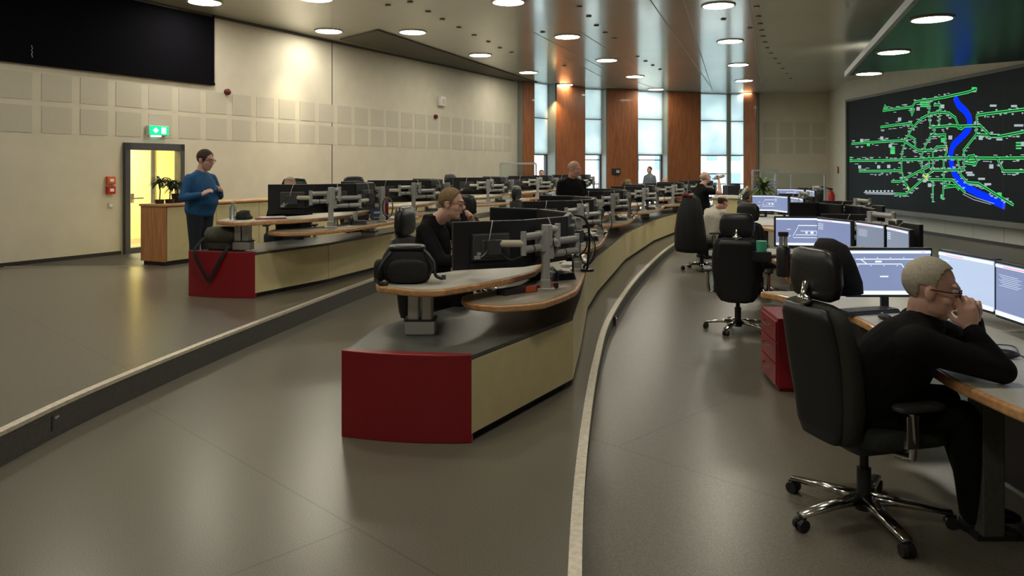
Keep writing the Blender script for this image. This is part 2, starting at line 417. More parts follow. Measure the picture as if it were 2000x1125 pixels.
struct('soffit_upstand', B().prism([(pts[0].x+.5,pts[0].y-1.2),(pts[1].x+.5,pts[1].y),(3.2,1.5),(11.3,1.5),(11.3,14)], SZ+.1, ZC), 'ceil')

def spiral_disc(r, z, n=32):
    return B().cyl((0,0,z), (0,0,z-.012), r, r, n)
def make_light(R):
    t = thing('ceiling_light', 'x', 'ceiling light')
    b = B(); n = 32; vs = []
    for (r, z) in ((R+.035, 0), (R+.035, -.018), (R, -.022), (R, 0)):
        for i in range(n): vs.append((r*math.cos(2*PI*i/n), r*math.sin(2*PI*i/n), z))
    b.add(vs, [(k*n+i, k*n+(i+1)%n, ((k+1)%4)*n+(i+1)%n, ((k+1)%4)*n+i) for k in range(4) for i in range(n)])
    obj('rim', b, 'lamprim', t); obj('diffuser', spiral_disc(R, -.004), 'lamp', t)
    return t
rows = {
 'along the side wall': [(400,3),(642,60),(806,62),(938,107),(1032,141)],
 'down the middle of the ceiling': [(617,-4),(993,3),(1108,71),(1185,117),(1240,149),(1281,174)],
 'above the right aisle': [(1403,10),(1426,80),(1442,126),(1453,157),(1462,182)]}
first = None
names = ['nearest', 'second nearest', 'third nearest', 'fourth nearest', 'fifth nearest', 'farthest']
for rn, L in rows.items():
    for i, (px, py) in enumerate(L):
        p = CP(px, py); w = 'farthest' if i == len(L)-1 else names[i]
        lb = f'round recessed ceiling light {rn}, {w} in view'
        if first is None: first = make_light(.27); first.location = p; first['label'] = lb; first['group'] = 'round ceiling lights'
        else: dup(first, p, 0, lb, 'round ceiling lights')
dup(first, CP(1103,165), 0, 'round ceiling light in front of the leftmost wide wood pillar', 'round ceiling lights')
for i, (px, py) in enumerate(((1820,36),(1745,101),(1697,143))):
    dup(first, CP(px,py,SZ), 0, f'round light in the lowered dark ceiling panel, {("nearest","middle","farthest")[i]} of three', 'round ceiling lights')
for (x, y) in ((-5.5,9.5),(-7,5),(-2.2,6.5),(-3.5,2),(1.3,8),(1.1,4),(-1.2,0)):      # unseen lamps added for illumination, carrying the rows on past the view
    dup(first, (x,y,ZC), 0, 'unseen round ceiling light added to light the near floor', 'round ceiling lights')
SP = [(758,9),(801,3),(836,22),(864,37),(896,53),(926,68),(954,81),(976,93),(999,102),(1131,12),(1150,31),(1165,49),(1182,63),(1200,74),(1245,110),(1261,119),(1275,127),(1289,135),(1413,37),(1060,62),(1102,128),(1465,54)]
s0 = None
for i, (px, py) in enumerate(SP):
    p = CP(px, py)
    if s0 is None:
        s0 = thing('ceiling_spotlight', 'small unlit recessed spotlight in the glossy ceiling', 'spotlight', p, 0, 'small ceiling spots')
        b = B(); b.cyl((0,0,0),(0,0,-.02),.055,.05,20); obj('rim', b, 'spot', s0); obj('lens', B().cyl((0,0,-.018),(0,0,-.026),.026,.022,14), 'lamprim', s0)
    else: dup(s0, p, 0, 'small unlit recessed spotlight in the glossy ceiling', 'small ceiling spots')
for i in range(14):
    t = i/13; p = CP(1478+42*t+(58*(max(0,t-.45)))*1.0, 12+150*t**.8)
    dup(s0, p, 0, 'small dark vent in the curved line on the right of the ceiling', 'ceiling vents right')

# ------------------------------------------------------------------ window front
def PX(px, Y): return Vector(((px-1000)/F*Y, Y, 0))
SG = [(1011,25.7),(1036,26.1),(1066,26.8),(1125,28.1),(1173,28.5),(1235,29.0),(1292,29.5),(1357,30.0),(1421,30.3),(1456,30.2),(1484,29.9)]
Pt = [PX(*s) for s in SG]
def seg(i): return Pt[i], Pt[i+1]
def pillar(i, lab, dep=.42):
    a, c = seg(i); d = (c-a).normalized(); n = Vector((d.y, -d.x, 0)); n = n if n.y < 0 else -n
    b = B().prism([(q.x,q.y) for q in (a, c, c+n*dep, a+n*dep)], ZR, ZC)
    o = struct('wall_pillar', b, 'pilside', label=lab)
    e = .04; a2 = a+n*(dep+.03)+d*e; c2_ = c+n*(dep+.03)-d*e
    struct('wood_cladding', B().prism([(q.x,q.y) for q in (a2, c2_, c2_-n*.029, a2-n*.029)], ZR, ZC-.01), 'wood', o)
    return a, c, d, n
pillar(0, 'narrow wood strip pillar at the end of the side wall', .2)
p1 = pillar(2, 'wood-clad pillar lit warm from above, leftmost wide pillar')
pillar(4, 'wood-clad pillar with a small dark device on it'); pillar(6, 'wood-clad pillar right of centre'); pillar(9, 'narrow dark wood pillar at the right end of the windows', .3)
def window(i, n_, hz, hz2):
    a, c = seg(i); d = (c-a).normalized(); L = (c-a).length; m_ = (a+c)/2; rz = math.atan2(d.y, d.x)
    b = B()
    for t in (.03, L-.03): b.box(a+d*t+Vector((0,0,(ZC+ZR)/2)), (.06,.10,ZC-ZR), rz)
    for z, h in ((ZR+.1,.2),(hz,.07),(hz2,.035),(ZC-.03,.06),(.62,.07)): b.box(m_+Vector((0,0,z)), (L,.10,h), rz)
    if i in (3, 5): b.box(a+d*(.22)+Vector((0,0,hz/2)), (.05,.08,hz), rz); b.box(m_+Vector((0,0,hz-.2)), (L,.07,.035), rz)
    if i in (7, 8): b.box(m_+Vector((0,0,1.42 if i == 7 else .8)), (L,.06,.04), rz)
    w = struct(f'window_{n_}', b, 'winframe', label=f'tall window with white roller shade, {n_} from the left')
    nn = Vector((d.y,-d.x,0)); nn = nn if nn.y < 0 else -nn
    sm_ = m_+nn*.09
    struct('roller_shade', B().box(sm_+Vector((0,0,(hz+ZC)/2)), (L-.02,.006,ZC-hz), rz), 'shade', w)
    struct('shade_seam', B().box(sm_+nn*.006+Vector((0,0,hz2)), (L-.02,.008,.03), rz), 'winframe', w)
    struct('pane', B().box(m_-nn*.02+Vector((0,0,(hz+ZR)/2)), (L-.06,.012,hz-ZR-.1), rz), 'glass', w)
for k, (i, hz, hz2) in enumerate(((1,2.12,3.36),(3,2.15,3.44),(5,2.15,3.5),(7,2.15,3.5),(8,2.15,3.48))): window(i, k+1, hz, hz2)
a = Pt[8]; struct('trim_10', B().box(a+Vector((0,-.1,(ZC+ZR)/2)), (.16,.2,ZC-ZR)), 'pilside', label='slim grey mullion post between the two right windows')
# small device on the pillar
q = W(1203, 335, 28.2)
t = thing('wall_clock_device', 'small dark box fixed to the second wide wood pillar', 'device', (q.x, q.y, q.z), .1)
obj('casing', B().box((0,0,0),(.34,.1,.24)), 'black', t, bevel=.02); obj('face', B().box((.06,-.055,.0),(.12,.01,.1)), 'armgrey', t)

# outside: terrace rail and a pale building across the street
t = thing('building', 'pale town building with rows of windows beyond the right windows', 'building', (33, 80, -14))
bb = B().box((0,0,9.3),(34,12,18.6)); obj('wall', bb, 'facade', t); obj('roof', B().prism([(-17.3,-6.3),(17.3,-6.3),(17.3,6.3),(-17.3,6.3)],18.6,18.9), 'riser', t)
for r in range(3):
    for k in range(15): obj('window', B().box((-16+k*2.25,-6.03,17.2-r*2.9),(1.0,.1,1.7)), 'facwin', t)
t = thing('building', 'low pale building seen through the middle window', 'building', (8.0, 62, -14))
obj('wall', B().box((0,0,8.9),(9,8,17.8)), 'facade', t)
for r in range(2):
    for k in range(4): obj('window', B().box((-3.3+k*2.2,-4.03,16.3-r*2.9),(1.0,.1,1.6)), 'facwin', t)
t = thing('terrace_railing', 'dark thin railing on the terrace outside the windows', 'railing', (6, 33.5, 0))
b = B().box((0,0,.95),(14,.05,.05)); b.box((0,0,.1),(14,.04,.04)); obj('rail', b, 'winframe', t)
b = B()
for k in range(70): b.box((-6.9+k*.2,0,.52),(.02,.02,.85))
obj('balusters', b, 'winframe', t)['kind'] = 'stuff'
struct('floor', B().box((5,33.2,-.3),(24,5,.2)), 'facade', label='pale terrace outside the windows')

# ------------------------------------------------------------------ glazed door and corridor
d0 = WL(DY0, 0); L = (DY1-DY0)*1.1332; rz = math.atan2(wd.y, wd.x)
b = B(); z0 = ZL; H = DZ1-ZL
def wb(b, s, z, ds, dz, off=0, dd=.16): b.box(d0+wd*s+wn*off+Vector((0,0,z)), (ds, dd, dz), rz)
wb(b, .045, z0+H/2, .09, H); wb(b, L-.045, z0+H/2, .09, H); wb(b, L/2, z0+H-.06, L, .12); wb(b, L/2, z0+.05, L-.18, .10)
dr = struct('door_1', b, 'frame', label='glazed door with dark frame and yellow corridor behind')
struct('pane', B().box(d0+wd*L/2+Vector((0,0,z0+H/2)), (L-.18,.01,H-.2), rz), 'glass', dr)
b = B(); b.tube([d0+wd*.16+wn*.03+Vector((0,0,1.13)), d0+wd*.16+wn*.1+Vector((0,0,1.13)), d0+wd*.32+wn*.1+Vector((0,0,1.13))], .011)
b.box(d0+wd*.16+wn*.03+Vector((0,0,1.13)),(.05,.02,.16),rz); struct('door_handle', b, 'chrome', dr)
def cb(b, s0, s1, o0, o1, z0, z1):
    ps = [d0+wd*s0+wn*o0, d0+wd*s1+wn*o0, d0+wd*s1+wn*o1, d0+wd*s0+wn*o1]; return b.prism([(p.x,p.y) for p in ps], z0, z1)
b = B(); cb(b, -1.5, 5, -2.4, -2.5, ZL, 2.75); cb(b, -1.6, -1.5, -2.5, -.2, ZL, 2.75); cb(b, 5, 5.1, -2.5, -.2, ZL, 2.75); cb(b, -1.6, 5.1, -2.5, -.2, 2.75, 2.85)
struct('wall_corridor', b, 'yellowroom', label='yellow corridor wall behind the glazed door')
b = B(); cb(b, -1.6, 5.1, -2.5, -.2, ZL-.1, ZL); struct('floor', b, 'floor', label='corridor floor')
b = B(); cb(b, 1.2, 1.28, -2.4, -2.33, ZL, 2.3); cb(b, 2.3, 2.38, -2.4, -2.33, ZL, 2.3); cb(b, 1.2, 2.38, -2.4, -2.33, 2.22, 2.3)
struct('door_2', b, 'frame', label='inner door frame in the corridor')
b = B(); cb(b, 1.28, 2.3, -2.4, -2.36, ZL, 2.22); struct('door_leaf', b, 'cream', bpy.data.objects['door_2'])
t = thing('corridor_light', 'bright round lamp on the corridor ceiling behind the door', 'ceiling light', d0+wd*.9-wn*1.3+Vector((0,0,2.74)))
obj('rim', B().cyl((0,0,0),(0,0,-.04),.3,.3,24), 'lamprim', t)
obj('diffuser', B().cyl((0,0,-.04),(0,0,-.06),.27,.26,24), mat('corridor_lamp', (1,.8,.4), .5, emit=300, ecol=(1,.85,.47)), t)

# things on the side wall
def wallthing(name, label, cat, px, py, Y, off=0):
    p = WL(Y, CAMZ-(py-HY)/F*Y, off); return thing(name, label, cat, p, rz)      # local +x along the wall, -y into the room
def yof(px):                                            # depth where a pixel column meets the side wall
    k = (px-1000)/F; return 13.53/(.533-k)
t = wallthing('exit_sign', 'lit green exit sign with white arrow and white field above the glazed door', 'exit sign', 304, 255, yof(304))
obj('housing', B().box((0,-.05,0),(.40,.08,.17)), 'white', t, bevel=.006); obj('face', B().box((0,-.093,0),(.385,.008,.155)), 'exit', t)
b = B().add([(-.07,-.099,.05),(-.13,-.099,-.0),(-.07,-.099,-.05),(-.01,-.099,0),(-.07,-.1,.05),(-.13,-.1,-.0),(-.07,-.1,-.05),(-.01,-.1,0)], [(0,1,2,3),(4,5,6,7)])
b.box((.09,-.099,0),(.09,.004,.11)); obj('symbol', b, 'exitw', t)
obj('lens', B().box((-.03,-.05,-.10),(.18,.05,.03)), 'exitw', t)
for py, m_, lb in ((352,'orange','orange call point, upper of two beside the glazed door'),(371,'firered','red call point, lower of two beside the glazed door')):
    t = wallthing('call_point', lb, 'call point', 214, py, yof(214)); obj('housing', B().box((0,-.03,0),(.15,.06,.13)), m_, t, bevel=.01); obj('cover', B().box((0,-.065,0),(.07,.01,.05)), 'white', t)
t = wallthing('light_switch', 'pale light switch below the red call point', 'switch', 215, 401, yof(215)); obj('plate', B().box((0,-.008,0),(.09,.016,.09)), 'acoustic', t, bevel=.004); obj('rocker', B().box((0,-.02,0),(.05,.01,.05)), 'white', t)
for (px, py, lb) in ((442,180,'dark red round sounder on the side wall beside the black blind'),(849,228,'dark red round sounder on the side wall below the white wall box')):
    t = wallthing('alarm_sounder', lb, 'alarm', px, py, yof(px)); obj('base', B().cyl((0,0,0),(0,-.04,0),.06,.06,18), 'firedark', t); obj('dome', B().ell((0,-.05,0),(.062,.05,.062)), 'firedark', t, smooth=True)
t = wallthing('wall_speaker', 'white upright wall box high on the side wall', 'speaker', 860, 198, yof(860)); obj('housing', B().box((0,-.06,0),(.26,.12,.27)), 'white', t, bevel=.02); obj('grille', B().box((0,-.122,-.02),(.18,.006,.17)), 'armbeige', t)
# black blind
b = B(); wall_box(b, 4, yof(414), 3.26, ZC-.02, .03, .045)
t = obj('black_blind', b, 'blind'); tag(t, 'large black fabric blind hanging high on the side wall', 'blind')
b = B(); wall_box(b, 4, yof(414)+.02, 3.22, 3.27, .02, .06); obj('bottom_bar', b, 'blind', t)
b = B(); wall_box(b, yof(414)-.03, yof(414)+.01, 3.26, ZC-.02, .045, .055); obj('side_channel', b, 'blind', t)
b = B()
for k in range(9):
    p = WL(yof(58), 3.50-k*.022+.001*k, .06); b.ell(p+wd*(.006*((k*7)%3-1)), (.007,.007,.008), nu=6, nv=4)
obj('chain', b, 'white', t)
# fire sign & extinguisher on the right
t = thing('fire_sign', 'small red fire point sign beside the large display', 'sign', (11.72, 27.6, 1.65-.07), math.atan2(3.45,.85))
obj('plate', B().box((0,.02,0),(.22,.02,.24)), 'firered', t); obj('symbol', B().box((.02,.034,-.02),(.07,.006,.13)).box((-.05,.034,.04),(.04,.006,.05)), 'white', t)

# ------------------------------------------------------------------ network display
XS = WX-.12
def MW(px, py, off=0):
    Y = XS*F/(px-1000); return Vector((XS-off, Y, CAMZ-(py-HY)/F*Y))
t = thing('video_wall', 'huge wall display showing a green network map with a blue river', 'display', (WX, 18.5, .4))
r0 = Vector(t.location)
y0, y1 = XS*F/656, 10.5; za, zb = .44, 3.86
def bx(c, d): return B().box(Vector(c)-r0, d)
obj('screen', bx((XS+.05, (y0+y1)/2, (za+zb)/2), (.10, y0-y1, zb-za)), 'mapblk', t)
fr = bx((XS+.04, (y0+y1)/2, zb+.04), (.2, y0-y1+.1, .08)); fr.box(Vector((XS+.04, y0+.04, (za+zb)/2))-r0, (.2,.08,zb-za+.16)); fr.box(Vector((XS-.03, (y0+y1)/2, za-.07))-r0, (.34,y0-y1+.1,.13))
obj('frame', fr, 'framegrey', t, bevel=.01)
def ribbon(b, pts, w, off):
    """flat band of real width on the display plane"""
    P = [MW(1600+x/3.31, 100+y/3.31, off) for x, y in pts]
    for i in range(len(P)-1):
        a, c = P[i], P[i+1]; d = (c-a)
        if d.length < 1e-5: continue
        d.normalize(); n = Vector((0, -d.z, d.y))*w/2; a = a-d*w/2; c = c+d*w/2
        b.quad(a+n-r0, a-n-r0, c-n-r0, c+n-r0)
LN = [[(415,384),(500,372),(600,360),(625,325),(712,314),(820,295),(960,265),(1015,245)],[(400,490),(470,480),(590,466),(612,492)],
 [(900,484),(880,430),(840,400),(780,394),(720,405),(660,435),(600,500),(560,570),(540,640),(530,700),(535,780),(555,860),(580,895)],
 [(212,598),(330,590),(480,580),(545,578),(640,640),(740,640),(760,620),(820,615)],[(200,708),(400,706),(640,700),(830,690),(1000,690),(1150,692),(1324,690)],
 [(260,776),(400,775),(530,772)],[(470,842),(520,842),(600,800),(710,745),(710,690)],[(490,922),(560,925),(680,820),(735,770),(830,768),(935,768),(935,720),(1010,730),(1025,700)],
 [(712,316),(712,400),(718,490),(745,490),(745,530),(720,550),(690,600),(660,680),(665,760),(700,830),(860,832),(940,910)],
 [(735,490),(860,480),(900,485),(1040,480),(1110,550),(1170,550),(1324,520)],[(1015,480),(1015,540),(935,640),(935,720)],[(1018,480),(1020,415),(1080,405),(1324,375)],
 [(720,545),(815,540),(815,600),(825,650),(805,700),(805,830),(800,950)],[(735,840),(735,965)],[(895,700),(915,800),(960,850),(1030,855),(1150,930),(1250,990)],
 [(1150,690),(1190,775),(1324,775)],[(1015,540),(1150,545)],[(745,348),(780,345),(775,470)],[(580,545),(620,570),(620,625)],[(735,640),(735,770)],[(805,862),(880,872)],
 [(810,880),(885,870),(900,890)],[(555,850),(585,895)],[(900,495),(920,500),(935,490)],[(965,680),(1000,675),(1015,705),(965,710),(965,680)],[(590,380),(600,410),(612,380),(600,362)],[(415,384),(425,352),(440,372)]]
b = B(); bi = B()
for L_ in LN: ribbon(b, L_, .072, .001); ribbon(bi, L_, .026, .0025)
for (x, y, w, h) in ((1000,245,22,16),(205,700,14,26),(795,940,16,18),(800,575,22,20),(1290,610,30,36),(318,606,16,8),(475,630,26,20),(475,655,26,12),(1165,925,24,12),(680,345,50,24)):
    for k in range(3): ribbon(b if k != 1 else b, [(x-w/2, y-h/2+h*k/2), (x+w/2, y-h/2+h*k/2)], .035, .001)
obj('route_lines', b, 'mapg', t); obj('route_core', bi, 'mapblk', t)
b = B(); ribbon(b, smooth_path([(x,y,0) for x,y in ((886,314),(905,350),(945,390),(970,440),(965,500),(920,555),(868,610),(852,670),(856,730),(880,800),(930,862),(1010,910),(1100,952),(1185,992))], 4) and [(p.x,p.y) for p in smooth_path([(x,y,0) for x,y in ((886,314),(905,350),(945,390),(970,440),(965,500),(920,555),(868,610),(852,670),(856,730),(880,800),(930,862),(1010,910),(1100,952),(1185,992))], 4)], .19, .0004)
obj('river', b, 'mapb', t)
b = B(); rnd = random.Random(3)
for L_ in LN[:20]:
    for i in range(len(L_)-1):
        (xa,ya),(xb,yb) = L_[i], L_[i+1]; n = int(math.hypot(xb-xa,yb-ya)/28)
        for k in range(n+1):
            s = (k+.5)/(n+1); x = xa+(xb-xa)*s+rnd.uniform(-6,6); y = ya+(yb-ya)*s+rnd.choice((-20,-13,14,21)); w = rnd.uniform(8,26)
            if 850 < x < 990 and y < 620: continue
            ribbon(b, [(x-w/2,y),(x+w/2,y)], .018, .002)
            if rnd.random() < .5: ribbon(b, [(x-w/3,y+6),(x+w/3,y+6)], .016, .002)
for (x,y) in ((640,372),(797,357),(520,440),(275,577),(405,562),(460,612),(1045,560),(848,558),(450,745),(385,748),(262,748),(714,866),(682,836),(1113,745),(1320,600)):
    ribbon(b, [(x-5,y),(x+5,y)], .10, .002)
for (x,y,w) in ((1125,352,34),(1260,355,30),(1290,480,50),(1165,570,30),(1090,860,36),(1050,825,36),(980,800,40),(970,785,36)): ribbon(b, [(x-w/2,y),(x+w/2,y)], .05, .0015)
ribbon(b, [(290,912),(360,914),(490,918)], .03, .002); ribbon(b, [(300,922),(480,926)], .02, .002)
for x in range(300,490,24): ribbon(b, [(x,904),(x+8,904)], .05, .002)
ribbon(b, [(930,925),(1000,960),(1110,990)], .016, .002); ribbon(b, [(940,915),(1020,950),(1130,985)], .016, .002)
obj('map_lettering', b, 'mapw', t)['kind'] = 'stuff'
b = B(); ribbon(b, [(672,800),(690,815),(705,800)], .05, .003); ribbon(b, [(690,815),(700,830)], .05, .003); ribbon(b, [(820,610),(828,640)], .03, .003); ribbon(b, [(572,880),(580,892)], .05,.003)
obj('route_highlight', b, 'mapy', t)
b = B()
for pxs in (1728, 1800, 1960):
    yy = XS*F/(pxs-1000); b.box(Vector((XS-.0005, yy, (za+zb)/2))-r0, (.001,.006,zb-za))
obj('panel_joint', b, 'kick', t)
# ------------------------------------------------------------------ office chair (local: +x is forward)
X_, Y_, Z_ = Vector((1,0,0)), Vector((0,1,0)), Vector((0,0,1))
def make_chair(label, m_back='chfab', rot=0.3, head='leather', br=.345, lift=0):
    t = thing('office_chair', label, 'chair')
    hub = obj('star_base', B().cyl((0,0,.05),(0,0,.13),.045,.04,16), 'black', t)
    for k in range(5):
        a = rot+k*2*PI/5; d = Vector((math.cos(a), math.sin(a), 0)); s = Vector((-d.y, d.x, 0))
        b = B().loft([(d*.03+Z_*.105, s, Z_, .038, .026), (d*.18+Z_*.098, s, Z_, .033, .018), (d*(br+.005)+Z_*.078, s, Z_, .026, .012)], 12, .6)
        obj('base_arm', b, 'chrome', t, smooth=True)
        c = d*br; b = B()
        for q in (-1, 1): b.cyl(c+s*q*.008+Z_*.032, c+s*q*.03+Z_*.032, .032, .030, 16)
        b.cyl(c+Z_*.03, c+Z_*.075, .012, .012, 10); b.box(c+Z_*.05, (.05,.02,.03), a)
        obj('caster', b, 'black', t)
    obj('gas_column', B().cyl((0,0,.12),(0,0,.26),.035,.035,16).cyl((0,0,.24),(0,0,.40),.022,.022,14), 'black', t)
    obj('mechanism', B().ell((.06,0,.39),(.17,.10,.045),e=.4), 'dark', t, smooth=True)
    obj('seat', B().ell((.10,0,.475),(.27,.265,.062),e=.45,nu=28,nv=12), m_back, t, smooth=True)
    R = []; tilt = .1
    for z, w, th, xo in [(a_+lift, b_, c_, d_) for a_, b_, c_, d_ in ((.34,.10,.02,-.20),(.36,.17,.045,-.205),(.42,.215,.06,-.21),(.55,.245,.068,-.215),(.70,.262,.065,-.235),(.85,.262,.06,-.26),(.97,.245,.055,-.285),(1.03,.21,.045,-.295),(1.05,.15,.02,-.30))]:
        R.append(((xo,0,z), Y_, X_, w, th))
    obj('backrest', B().loft(R, 28, .6), m_back, t, smooth=True)
    obj('back_shell', B().loft([((xo[0]-.05,0,xo[2]), Y_, X_, w*.8, .03) for (xo, _, _, w, th) in R[1:8]], 20, .6), 'black', t, smooth=True)
    obj('headrest_bracket', B().tube([(-.33,0,.95+lift),(-.36,0,1.05+lift),(-.34,0,1.15+lift)], .018).ell((-.35,.0,1.06+lift),(.03,.05,.03)), 'chrome', t, smooth=True)
    R = [((-.29,0,1.06), Y_, X_, .12,.02),((-.288,0,1.08), Y_, X_, .165,.042),((-.285,0,1.15), Y_, X_, .185,.05),((-.285,0,1.24), Y_, X_, .178,.048),((-.292,0,1.30), Y_, X_, .15,.036),((-.30,0,1.315), Y_, X_, .10,.012)]
    R = [((c_[0],0,c_[2]+lift), s_, f_, a_, b_) for c_, s_, f_, a_, b_ in R]
    obj('headrest', B().loft(R, 24, .6), head, t, smooth=True)
    for q in (-1, 1):
        ar = obj('armrest', B().tube([(.02,q*.20,.40),(.02,q*.31,.42),(.01,q*.325,.52),(.0,q*.325,.64)], .02).box((0,q*.325,.55),(.07,.028,.16)), 'chrome', t, bevel=.004)
        obj('arm_pad', B().ell((.04,q*.325,.665),(.135,.045,.018),e=.5), 'dark', ar, smooth=True)
    return t

# ------------------------------------------------------------------ monitors (local: screen faces -y)
def screen_art(kind, w, h):
    """light lines and bars drawn on a screen"""
    b = B(); r = B(); y = -.0285
    q = lambda bb, x0, z0, x1, z1: bb.box(((x0+x1)/2*w, y, (z0+z1)/2*h), (abs(x1-x0)*w, .0008, abs(z1-z0)*h))
    q(b, -.5, .44, .5, .5)
    q(b, -.5, -.5, .5, -.41)
    if kind == 'track':
        for (x0,z0,x1,z1) in ((-.42,.30,.30,.32),(-.42,.19,.14,.21),(-.18,.235,-.10,.275),(.17,-.32,.20,.08),(.28,-.30,.30,.02),(-.12,-.10,-.02,-.07)): q(b,x0,z0,x1,z1)
        for (x0,z0,x1,z1) in ((-.36,.31,-.28,.20),(.14,.2,.185,.08),(.30,.31,.38,.2)):
            d = math.atan2((z1-z0)*h,(x1-x0)*w); b.box(((x0+x1)/2*w,y,(z0+z1)/2*h),(math.hypot((x1-x0)*w,(z1-z0)*h),.0008,.02*h),mx=Matrix.Rotation(-d,3,'Y'))
        for k in range(9): q(b, -.40+k*.08, .335 if k%2 else .155, -.385+k*.08, .35 if k%2 else .17)
        q(r, .38, .455, .43, .475)
    elif kind == 'plan':
        for (x0,z0,x1,z1) in ((-.05,.22,.45,.25),(-.15,-.22,.5,-.20),(-.1,-.12,.45,-.10),(.0,.02,.4,.04),(.1,-.07,.14,.01),(.2,-.07,.26,.01),(.32,-.07,.36,.01),(-.45,-.16,-.2,-.14),(-.45,-.24,-.25,-.22),(-.28,.08,-.2,.1)): q(b,x0,z0,x1,z1)
        d = math.atan2(.4*h,.12*w); b.box((-.1*w,y,.02*h),(.42*h,.0008,.015*h),mx=Matrix.Rotation(-d,3,'Y'))
    elif kind == 'list':
        for k in range(4): q(b, -.46, .33-k*.06, -.30, .345-k*.06)
        q(r, -.36, .455, -.02, .475)
    elif kind == 'net':
        for k in range(7): q(b, -.44+.03*(k%3), .30-k*.035, -.1+.05*(k%2), .305-k*.035)
        q(r, -.36, .455, .2, .475)
    return b, r
def make_monitor(kind, w=.55, h=.345, scr='scrd', stand=0, label='x'):
    t = thing('monitor', label, 'monitor')
    obj('housing', B().box((0,0,0),(w,.04,h)), 'black', t, bevel=.006)
    obj('screen', B().box((0,-.0215,.004),(w-.03,.006,h-.038)), scr, t)
    obj('back_bulge', B().box((0,.035,-.01),(w*.52,.05,h*.55)).box((0,.062,-.02),(w*.30,.02,h*.36)), 'dark', t, bevel=.012)
    obj('port_panel', B().box((.02,.021,-h*.40),(w*.5,.03,h*.08)), 'black', t)
    obj('rating_label', B().box((w*.17,.0615,-h*.16),(.035,.002,.02)).box((w*.20,.0615,-h*.235),(.045,.002,.025)), 'armgrey', t)
    if kind:
        a, r = screen_art(kind, w-.03, h-.038)
        s = t.children[1] if False else None
        o = obj('screen_graphics', a, 'scrw', t)
        if r.v: obj('screen_header', r, 'scrr', t)
    else:
        obj('cable', B().tube(smooth_path([(-.02,.022,h/2+.004),(.0,.06,h*.40),(.03,.085,h*.1),(.05,.09,-.04),(.09,.08,-.08)],5), .0042, 6), 'cable', t, smooth=True)
    if stand:
        obj('stand', B().box((0,.05,-h/2-.03),(.05,.03,.28)).box((0,.04,-h/2-stand+.008),(.26,.18,.016)), 'black', t, bevel=.004)
    return t
PROTO = {}
def monitor(kind, p, face, label, group=None, **k):
    """face = direction the screen looks"""
    rz = math.atan2(face[0], -face[1]); key = (kind, tuple(sorted(k.items())))
    if key not in PROTO:
        t = make_monitor(kind, label=label, **k); t.location = p; t.rotation_euler = (0,0,rz); PROTO[key] = t
        if group: t['group'] = group
        return t
    return dup(PROTO[key], p, rz, label, group)

def arm_stand(base, zt, targets, label, group=None, r=.027):
    """pole clamped on the desk with tube arms to the monitor backs; targets: (point, z of arm)"""
    t = thing('monitor_stand', label, 'monitor stand', base, 0, group); b0 = Vector(base)
    obj('pole', B().box((0,0,(zt-b0.z)/2),(.045,.06,zt-b0.z)).box((-.0,.0,(zt-b0.z)/2),(.062,.03,zt-b0.z)), 'armgrey', t, bevel=.004)
    obj('clamp', B().box((0,0,.012),(.13,.11,.024)).box((0,0,.05),(.075,.075,.07)), 'alu', t, bevel=.004)
    away = b0-sum((Vector(q[0]) for q in targets), Vector())/len(targets)
    for i, (tp, za) in enumerate(targets):
        tp = Vector(tp)-b0; zr = za-b0.z; v = Vector((tp.x, tp.y, 0)); D = v.length; d = v.normalized(); s = Vector((-d.y, d.x, 0)); s = s if s.dot(away) > 0 else -s
        q = d*(D*.56)+s*(.11 if i != 1 else .07)+Z_*zr; p0 = d*.035+Z_*zr
        dq = (q-p0).normalized(); an = math.atan2(dq.y,dq.x); a = obj('upper_arm', B().cyl(p0+Z_*.046, q+Z_*.046, r, r, 14).cyl(p0-Z_*.046, q-Z_*.046, r, r, 14).cyl(q-Z_*.085, q+Z_*.085, .022, .022, 12).box(p0, (.07,.07,.15), an), 'armgrey', t)
        obj('arm_clip', B().cyl(p0.lerp(q,.55)-Z_*.046-dq*.004, p0.lerp(q,.55)-Z_*.046+dq*.004, r+.003, r+.003, 12), 'black', a)
        e = Vector((tp.x, tp.y, zr)) - d*.0
        obj('forearm', B().cyl(q, e, r*.95, r*.95, 14), 'armbeige', a)
        obj('joint', B().cyl(e-Z_*.03, e+Z_*.03, .026, .026, 12).box(Vector((tp.x,tp.y,tp.z)), (.1,.1,.1), math.atan2(d.y,d.x)), 'dark', a)
        obj('cable', B().tube(smooth_path([e+Z_*.02, (e+q)/2-Z_*.11, q-Z_*.09, p0-Z_*.07, Vector((.03*(-1)**i,.05,max(.05,zr-.35))), Vector((.04,.04,.1))], 5), .0065, 6), 'cable' if i % 2 else 'black', t, smooth=True)
    return t

def rounded(poly, q=.14):
    P = [Vector(p) for p in poly]
    for _ in range(2):
        Q = []
        for i in range(len(P)):
            a, b_, c = P[i-1], P[i], P[(i+1) % len(P)]
            Q += [b_.lerp(a, q), b_.lerp(c, q)]
        P = Q; q = .3
    return [tuple(p) for p in P]
def slab(name, poly, z, label, cat, th=.045, m='lam', loc=(0,0,0), rz=0, group=None, it=2, parent=None):
    P = rounded(poly)
    t = thing(name, label, cat, loc, rz, group)
    obj('tabletop', B().prism(offset(P, -.022), z-.02, z+.002), m, t)
    obj('wood_edge', B().prism(P, z-th, z-.001), 'edge', t, bevel=.012, seg=3)
    return t
def arcdir(a):      # station angles: 0 = towards the aisle side (+x), positive turns towards the camera (-y)
    return Vector((math.cos(a), -math.sin(a), 0))
UP = [(-.42,-.93),(-.37,-1.36),(-.05,-1.56),(.10,-1.54),(.50,-1.06),(.74,-.62),(.84,.1),(.80,1.25),(.38,1.25),(.40,.3),(.28,-.35),(.02,-.72)]
